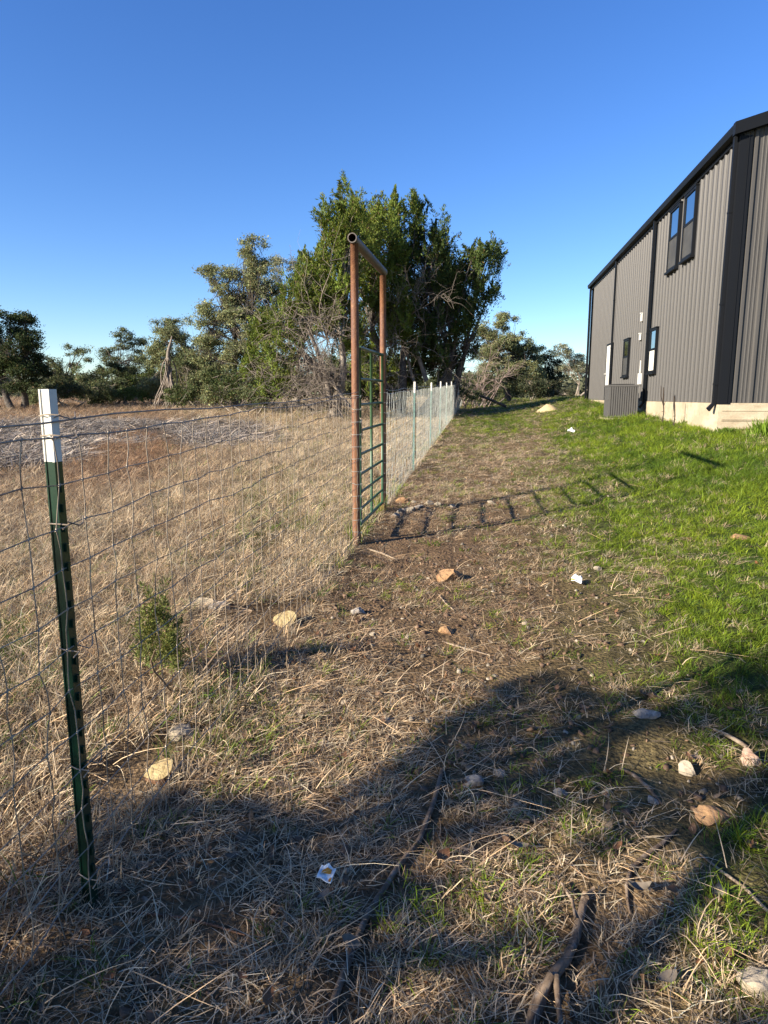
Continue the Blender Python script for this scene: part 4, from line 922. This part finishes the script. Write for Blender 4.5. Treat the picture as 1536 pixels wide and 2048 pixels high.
# oaks in the field
tree('oak_tree', 'tall grey green live oak with a ragged top left of the junipers', 'oak tree', (470, 800), 38,
     [(510,492,24,24),(487,530,28,28),(425,545,26,20),(455,575,44,36),(520,550,30,44),(500,600,48,44),(440,620,40,34),(470,660,50,40),(415,660,36,34),(480,715,48,38),(440,740,40,34),(540,600,26,36),(535,660,30,40),(400,700,34,34),(420,760,40,30),(500,760,40,30),(540,730,34,34)], 'oak', OAK, 41, 20, M_darkbark, 1.3, trunks=2)
tree('oak_tree', 'sparse pale oak standing behind the ragged oak and the junipers', 'oak tree', (590, 800), 46,
     [(556,560,22,44),(600,540,22,34),(620,560,24,40),(580,600,34,40),(640,545,16,40),(600,650,40,40)], 'oak', OAKG, 43, 16, M_bark, .75, trunks=2)
EO3 = tree('oak_tree', 'mid height oak with a dark green top left of the ragged oak', 'oak tree', (360, 800), 41,
     [(323,652,16,14),(365,655,34,24),(390,690,40,34),(340,690,34,30),(310,700,26,24),(355,730,40,30),(395,745,34,28),(315,740,26,26),(300,765,30,22),(370,770,36,22)], 'oak', OAK, 47, 14, M_bark, 1.3, trunks=2)[0]
tree('oak_tree', 'round dark oak with a visible trunk in the left middle of the tree line', 'oak tree', (250, 800), 46,
     [(243,678,24,20),(215,705,22,20),(272,690,20,18),(255,725,40,24),(222,745,24,18),(285,735,22,22),(255,755,34,14)], 'oak', OAKD, 53, 12, M_darkbark, 1.25)
tree('oak_tree', 'dark dense tree cut off by the left edge of the view', 'oak tree', (25, 805), 37,
     [(-30,650,46,34),(20,650,34,26),(52,645,24,20),(60,680,26,22),(10,695,54,40),(-50,720,60,50),(50,715,34,28),(30,750,44,30),(75,745,22,26),(-20,770,60,26)], 'oak', (.05,.07,.024), 59, 22, M_darkbark, 1.8, trunks=3)
tree('oak_tree', 'leaning oak with a bare crooked limb right of the dark left edge tree', 'oak tree', (105, 800), 44,
     [(155,696,20,14),(168,712,14,12),(140,722,20,14),(105,728,22,16),(90,755,26,22),(130,755,22,18),(110,770,34,18)], 'oak', OAKD, 61, 16, M_darkbark, .85, trunks=2)
tree('oak_tree', 'broad olive oak standing at the end of the path', 'oak tree', (1020, 795), 47,
     [(1015,645,22,18),(973,665,20,22),(1038,680,26,24),(1000,695,32,28),(1058,712,26,22),(1020,730,40,28),(970,715,22,24),(1060,745,28,22),(985,750,30,22),(1030,765,34,18)], 'oak', OAK, 67, 9, M_darkbark, 2.6, trunks=2, group='trees at the end of the path')
tree('oak_tree', 'small dark tree right of the broad olive oak', 'oak tree', (1098, 795), 50,
     [(1090,708,18,18),(1100,735,24,22),(1080,745,20,20),(1108,760,22,16)], 'oak', (.03,.045,.02), 71, 12, M_darkbark, 1.2, group='trees at the end of the path')
tree('oak_tree', 'thin pale oak beside the far end of the metal building', 'oak tree', (1152, 795), 54,
     [(1120,702,20,14),(1147,722,24,16),(1165,745,22,18),(1130,742,22,16)], 'oak', OAKG, 73, 7, M_bark, 1.6, trunks=3, group='trees at the end of the path')
# dead root like trunk in the field
p0 = atY(340, 790, 37); p0[2] = hz(p0[0], p0[1])
DT = empty('dead_tree', tuple(p0), 'splayed dead trunk of bare grey limbs under the mid height oak', 'dead tree')
tp_ = atY(337, 712, 37) - p0
m = MB(); m.tube(branch_path(tp_ - np.array([0, 0, .25]), atY(344, 672, 37) - p0, rg, 0, .05), [.11, .10, .09, .08, .07, .055, .04], 8, True, .1, rg); m.build('trunk', M_dead, DT, True)
for k in range(17):
    bx = 302 + k * 3.9 + rg.normal(0, 1.5); a = atY(bx, 797, 37 + rg.normal(0, .5)); a[2] = hz(a[0], a[1])
    mid = tp_ + np.array([rg.normal(0, .12), rg.normal(0, .12), -rg.uniform(0, .7)])
    m = MB(); m.tube(branch_path(a - p0, mid, rg, -.05, .075, 7), [.022, .03, .034, .038, .04, .04, .04], 6, True, .1, rg); m.build('limb', M_dead, DT, True)

# bare brush by the fence end
p0 = atY(930, 795, 40); p0[2] = hz(p0[0], p0[1])
BR = empty('bare_bush', tuple(p0), 'tangle of bare pinkish grey branches beyond the end of the fence', 'bush')
bare(BR, [(-.5, 0, 0), (0, 0, .1), (.6, 0, 0), (1.2, .3, 0)], 22, (1.5, 3.2), rg, mat('pinkish_twig', (.26, .20, .17), .9, .1), .03, 'branch', up=1.3, spread=.7, subs=7)
stick_o = MB(); a, b_ = atY(958, 792, 36), atY(1012, 812, 36); a[2] += .1
stick_o.tube([a - b_, (a - b_) * .5 + np.array([0, 0, .05]), (0, 0, .05)], [.05, .07, .08], 7); so_ = stick_o.build('fallen_log', M_darkbark, None, True); so_.location = (b_[0], b_[1], float(hz(b_[0], b_[1])) + .05); tag(so_, 'dark fallen log slanting from the far brush onto the path', 'log')

def shrub(px, py_base, D, wpx, hpx, tint, seed, label, dens=1.0, kind='oak', name='shrub', group='low shrubs along the tree line', leafsz=1.0, cat_='shrub'):
    rg_ = np.random.default_rng(seed); lb = []
    for k in range(8): lb.append((px + rg_.uniform(-.42, .42) * wpx, py_base - hpx * rg_.uniform(.12, .72), wpx * .25, hpx * rg_.uniform(.2, .34)))
    return tree(name, label, cat_, (px, py_base), D, lb, kind, tint, seed, 5, M_bark, dens, trunks=3, group=group, fork=.3, leafsz=leafsz)
shrub(185, 800, 42, 110, 70, OAKD, 101, 'low dark shrub between the leaning oak and the round oak')
shrub(140, 803, 39, 70, 48, (.07, .08, .03), 103, 'low shrub just left of the gap in the tree line')
shrub(225, 803, 43, 80, 66, (.07, .085, .03), 107, 'green shrub at the foot of the round dark oak')
shrub(300, 803, 44, 100, 72, (.085, .11, .03), 109, 'bright green shrub under the mid height oak')
shrub(405, 803, 38, 130, 100, OAKD, 113, 'olive shrub below the ragged oak')
shrub(480, 806, 33, 110, 76, (.06, .08, .025), 127, 'low dark green shrub left of the bright juniper')
shrub(960, 800, 42, 80, 70, OAKD, 131, 'low brush behind the fence end left of the path end', group='shrubs at the end of the path')
shrub(1060, 800, 46, 90, 56, (.05, .06, .03), 137, 'dark brush under the broad olive oak', group='shrubs at the end of the path')
shrub(1120, 798, 56, 60, 30, (.06, .065, .035), 139, 'low dark brush right of the path end near the building', group='shrubs at the end of the path')
shrub(570, 808, 33, 130, 90, JUND, 181, 'dark brush under the left juniper beside the dead branches', group='low shrubs along the tree line', dens=.8)
shrub(650, 808, 33.5, 150, 110, OAKD, 183, 'tangled olive brush behind the pale leaning juniper trunk', dens=.8)
shrub(905, 800, 37, 100, 76, OAKD, 185, 'olive brush behind the dark spreading juniper', group='shrubs at the end of the path', dens=.8)
shrub(755, 800, 34, 150, 120, JUND, 149, 'dark undergrowth between the two junipers', group='shrubs at the end of the path')
shrub(1010, 800, 58, 120, 60, OAKD, 151, 'distant olive brush closing the end of the path', group='shrubs at the end of the path')
# juniper seedling right behind the fence
pb = g_at(318, 1365); D_ = float(pb[1])
tree('juniper_seedling', 'small green juniper seedling growing right behind the near fence', 'seedling', (318, 1365), D_,
     [(312,1215,12,36,0),(335,1240,14,36,.03),(292,1250,16,40,0.05),(322,1275,26,44,-.03),(300,1315,30,44,0),(345,1310,24,40,.04),(330,1350,36,26,-.05)], 'juniper', (.17, .19, .05), 157, 8, M_stick, 30, trunks=2, group='plants in the field', leafsz=.17, depth=.8, fork=.25, twigs=.0)
# mullein stalks by the foundation
for k, (px, pt_, pb_) in enumerate([(1356, 775, 842), (1381, 792, 840)]):
    yb = wall_at(px, 820)[0]; w_ = b2w(-.35, yb); z0 = float(hz(*w_)); zt = EYE + (HOR - pt_) / F * w_[1] * .985
    Es = empty('dry_weed_stalk', (w_[0], w_[1], z0), ['taller forked dry weed stalk in front of the concrete base', 'shorter single dry weed stalk in front of the concrete base'][k], 'weed stalk', 'dry weeds by the foundation'); hh = zt - z0
    m = MB(); m.tube([(0, 0, 0), (.02, 0, hh * .35), (-.01, 0, hh * .7), (-.03, 0, hh)], [.016, .013, .018, .010], 6, True, .2, R); m.build('stem', M_weed, Es)
    if k == 0: m = MB(); m.tube([(.0, 0, hh * .5), (-.07, 0, hh * .75), (-.09, 0, hh * 1.05)], [.009, .012, .006], 6, True, .2, R); m.tube([(0.0, 0, hh * .45), (.05, 0, hh * .62)], .006, 5); m.build('side_stem', M_weed, Es)
    m = MB()
    for j in range(10): zz = R.uniform(.05, .45) * hh; a = R.uniform(0, 6.28); m.tube([(.01, 0, zz), (.01 + .06 * math.cos(a), .06 * math.sin(a), zz - .02)], [.006, .002], 4)
    m.build('dry_leaves', M_weed, Es)
# leafy weeds along the foundation
for k, (px, py, w, h, tn, lb) in enumerate([(1452, 868, 44, 16, (.09, .14, .02), 'low leafy weeds at the building corner'), (1530, 872, 60, 42, (.12, .19, .02), 'clump of tall green grass at the right edge by the concrete base'), (1385, 850, 60, 20, (.11, .15, .03), 'weeds growing at the foot of the dry stalks'), (1500, 868, 20, 14, (.13, .13, .04), 'small yellowing weed against the concrete base')]):
    q = g_at(px, py); sc_ = dist(q) / F; n = 420; rg_ = np.random.default_rng(700 + k); off = np.c_[rg_.normal(0, w * sc_ * .28, n), rg_.normal(0, .12, n), np.zeros(n)]
    up = h * sc_ * rg_.uniform(.3, 1, n) * np.exp(-(off[:, 0] / (w * sc_ * .5)) ** 2); dr = np.c_[rg_.normal(0, .45, n), rg_.normal(0, .45, n), np.ones(n)]
    ctr_ = off + dr * (up * .5)[:, None]; ctr_[:, 2] += hz(q[0] + off[:, 0], q[1] + off[:, 1]) - q[2]
    V, Fc, cl = leaves(ctr_, dr, up * 1.1 + .02, rg_.uniform(.012, .03, n), np.array(tn) * rg_.uniform(.6, 1.4, (n, 1)))
    o = link(bpy.data.objects.new('weed_clump', np_mesh('weed_clump', V, Fc, cl, M_leaf))); o.location = tuple(q); tag(o, lb, 'weeds', 'weeds along the foundation')
for k, (px, D_, w, h, tn, lb) in enumerate([(90, 41, 80, 40, OAKD, 'dark scrub at the foot of the left edge tree'), (205, 44, 50, 34, (.10, .13, .03), 'bright low bush in the gap of the tree line'), (265, 41, 60, 30, (.09, .12, .03), 'low green bush in front of the round dark oak'),
        (375, 36, 70, 34, (.08, .10, .035), 'low bush right of the splayed dead trunk'), (440, 35, 80, 44, OAK, 'pale olive scrub under the ragged oak'), (510, 32, 60, 50, OAKD, 'dark scrub left of the pale leaning trunk')]):
    shrub(px, 803, D_, w, h, tn, 301 + k, lb, 1.2)
# far woods closing the horizon
rg = np.random.default_rng(77); n = 60000
an = rg.uniform(-1.15, 1.15, n); Dd = rg.uniform(75, 120, n); top = 1.9 + 1.8 * np.abs(pnoise(an * 40, Dd * .02, 31)) + .8 * pnoise(an * 140, Dd * .05, 32)
x = Dd * np.sin(an); y = Dd * np.cos(an); z = hz(x, y) + np.maximum(.3, top) * rg.uniform(0, 1, n) ** .7
cl = np.array([.10, .105, .06]) * rg.uniform(.6, 1.4, (n, 1))
V, Fc, cl = leaves(np.c_[x, y, z], rg.normal(size=(n, 3)), rg.uniform(.35, .8, n), rg.uniform(.25, .5, n), cl)
fw = link(bpy.data.objects.new('far_woods', np_mesh('far_woods', V, Fc, cl, M_leaf))); tag(fw, 'low dark line of far woods along the horizon', 'woods', kind='stuff')

# ------------------------------------------------------------------ the trees behind the viewer whose shade falls on the near ground
TOPL = np.array([(-400,1800),(0,1790),(130,1740),(250,1650),(330,1590),(380,1570),(470,1600),(560,1600),(640,1640),(700,1625),(760,1560),(800,1520),(840,1480),(900,1405),(960,1385),(1030,1365),(1100,1350),(1200,1390),(1260,1385),(1300,1345),(1400,1300),(1536,1265),(1900,1210)], float)
HOLES = [(1290,2010,190,60),(1440,1865,110,60),(690,1605,60,22),(885,1725,80,36),(965,1805,80,55),(1080,1690,85,45),(1250,1500,34,20),(1330,1395,40,14),(1380,1540,44,30),(1425,1625,60,28),(1480,1510,60,34),(1000,1740,60,36),(1310,1750,95,70),(1370,1900,140,90),(1450,1770,90,60),(1510,1930,80,80),
         (850,1985,80,50),(790,1880,46,26),(310,1850,80,26),(60,1890,90,60),(420,1885,60,22),(1110,1975,60,40),(1180,1650,60,24),(560,1960,50,26),(230,1960,60,40),(1520,1660,60,50),(1220,1960,70,50),(640,2010,50,30)]
def shade_at(px, py):
    yt = np.interp(px, TOPL[:, 0], TOPL[:, 1]); s_ = np.where(py > yt, 1.0, 0.0)
    for (a, b__, rx, ry) in HOLES: q = np.interp(a, [800, 1000], [.7, .98]); rx, ry = rx * q, ry * q; s_ = np.where(((px - a) / rx) ** 2 + ((py - b__) / ry) ** 2 < 1, .0, s_)
    return s_
n = 54000; gx = R.uniform(-3.0, 5.2, n); gy = R.uniform(-1.5, 4.8, n); gz = hz(gx, gy)
ppx, ppy = proj(gx, np.maximum(gy, .55), gz); sh = np.where(gy > .9, shade_at(ppx + 14 * pnoise(gx * 4, gy * 4, 91), ppy + 15 * pnoise(gx * 5, gy * 5, 92)), .8)
rel = np.c_[gx, gy] - P1 - np.array([.01, 0]); al_ = rel @ np.array([math.cos(AZ), math.sin(AZ)]); pe_ = np.abs(rel @ np.array([-math.sin(AZ), math.cos(AZ)])); zz_ = gz + al_ * math.tan(EL)
sh = np.where((gy > 1.0) & (ppx > 760) & (pnoise(gx * 6.5, gy * 5, 95) > np.interp(ppx, [760, 1100], [.6, .38])), 0, sh)      # flecks of sun between the leaves
sh = np.where((pe_ < .06) & (zz_ > 1.14) & (zz_ < 1.75), 0, sh)      # a gap in the crown lets sun onto the top of the near post
k = R.uniform(0, 1, n) < sh; G = np.c_[gx, gy, gz][k]
lay = pnoise(G[:, 0] * 1.1, G[:, 1] * 1.1, 61)
Lr = 9.0 + 1.6 * lay + R.normal(0, .55, len(G)); C_ = G + SUN[None] * Lr[:, None]
n = len(C_); cols = np.array([.04, .06, .022]) * R.uniform(.6, 1.4, (n, 1))
bt = np.array([-7.2, -3.4, 0.0]); bt[2] = hz(bt[0], bt[1])
SH = empty('shade_tree', tuple(bt), 'leafy evergreen oak behind the viewer whose shade covers the near ground', 'oak tree')
V, Fc, cl = leaves(C_ - bt, R.normal(size=(n, 3)), R.uniform(.05, .10, n), R.uniform(.035, .065, n), cols)
link(bpy.data.objects.new('crown', np_mesh('crown', V, Fc, cl, M_leaf)), SH)
m = MB(); m.tube([(0, 0, -.2), (.1, .1, 1.0), (0, .2, 2.0), (-.1, .3, 2.6)], [.22, .18, .16, .12], 10, True, .06, R); m.build('trunk', M_bark, SH, True)
for k in range(9):
    q = C_[R.integers(0, n)] - bt; m = MB(); m.tube(branch_path((0, .2, 1.8), q, R, .05, .08), [.09, .08, .065, .05, .04, .025, .012], 6, True, .06, R); m.build('limb', M_bark, SH, True)
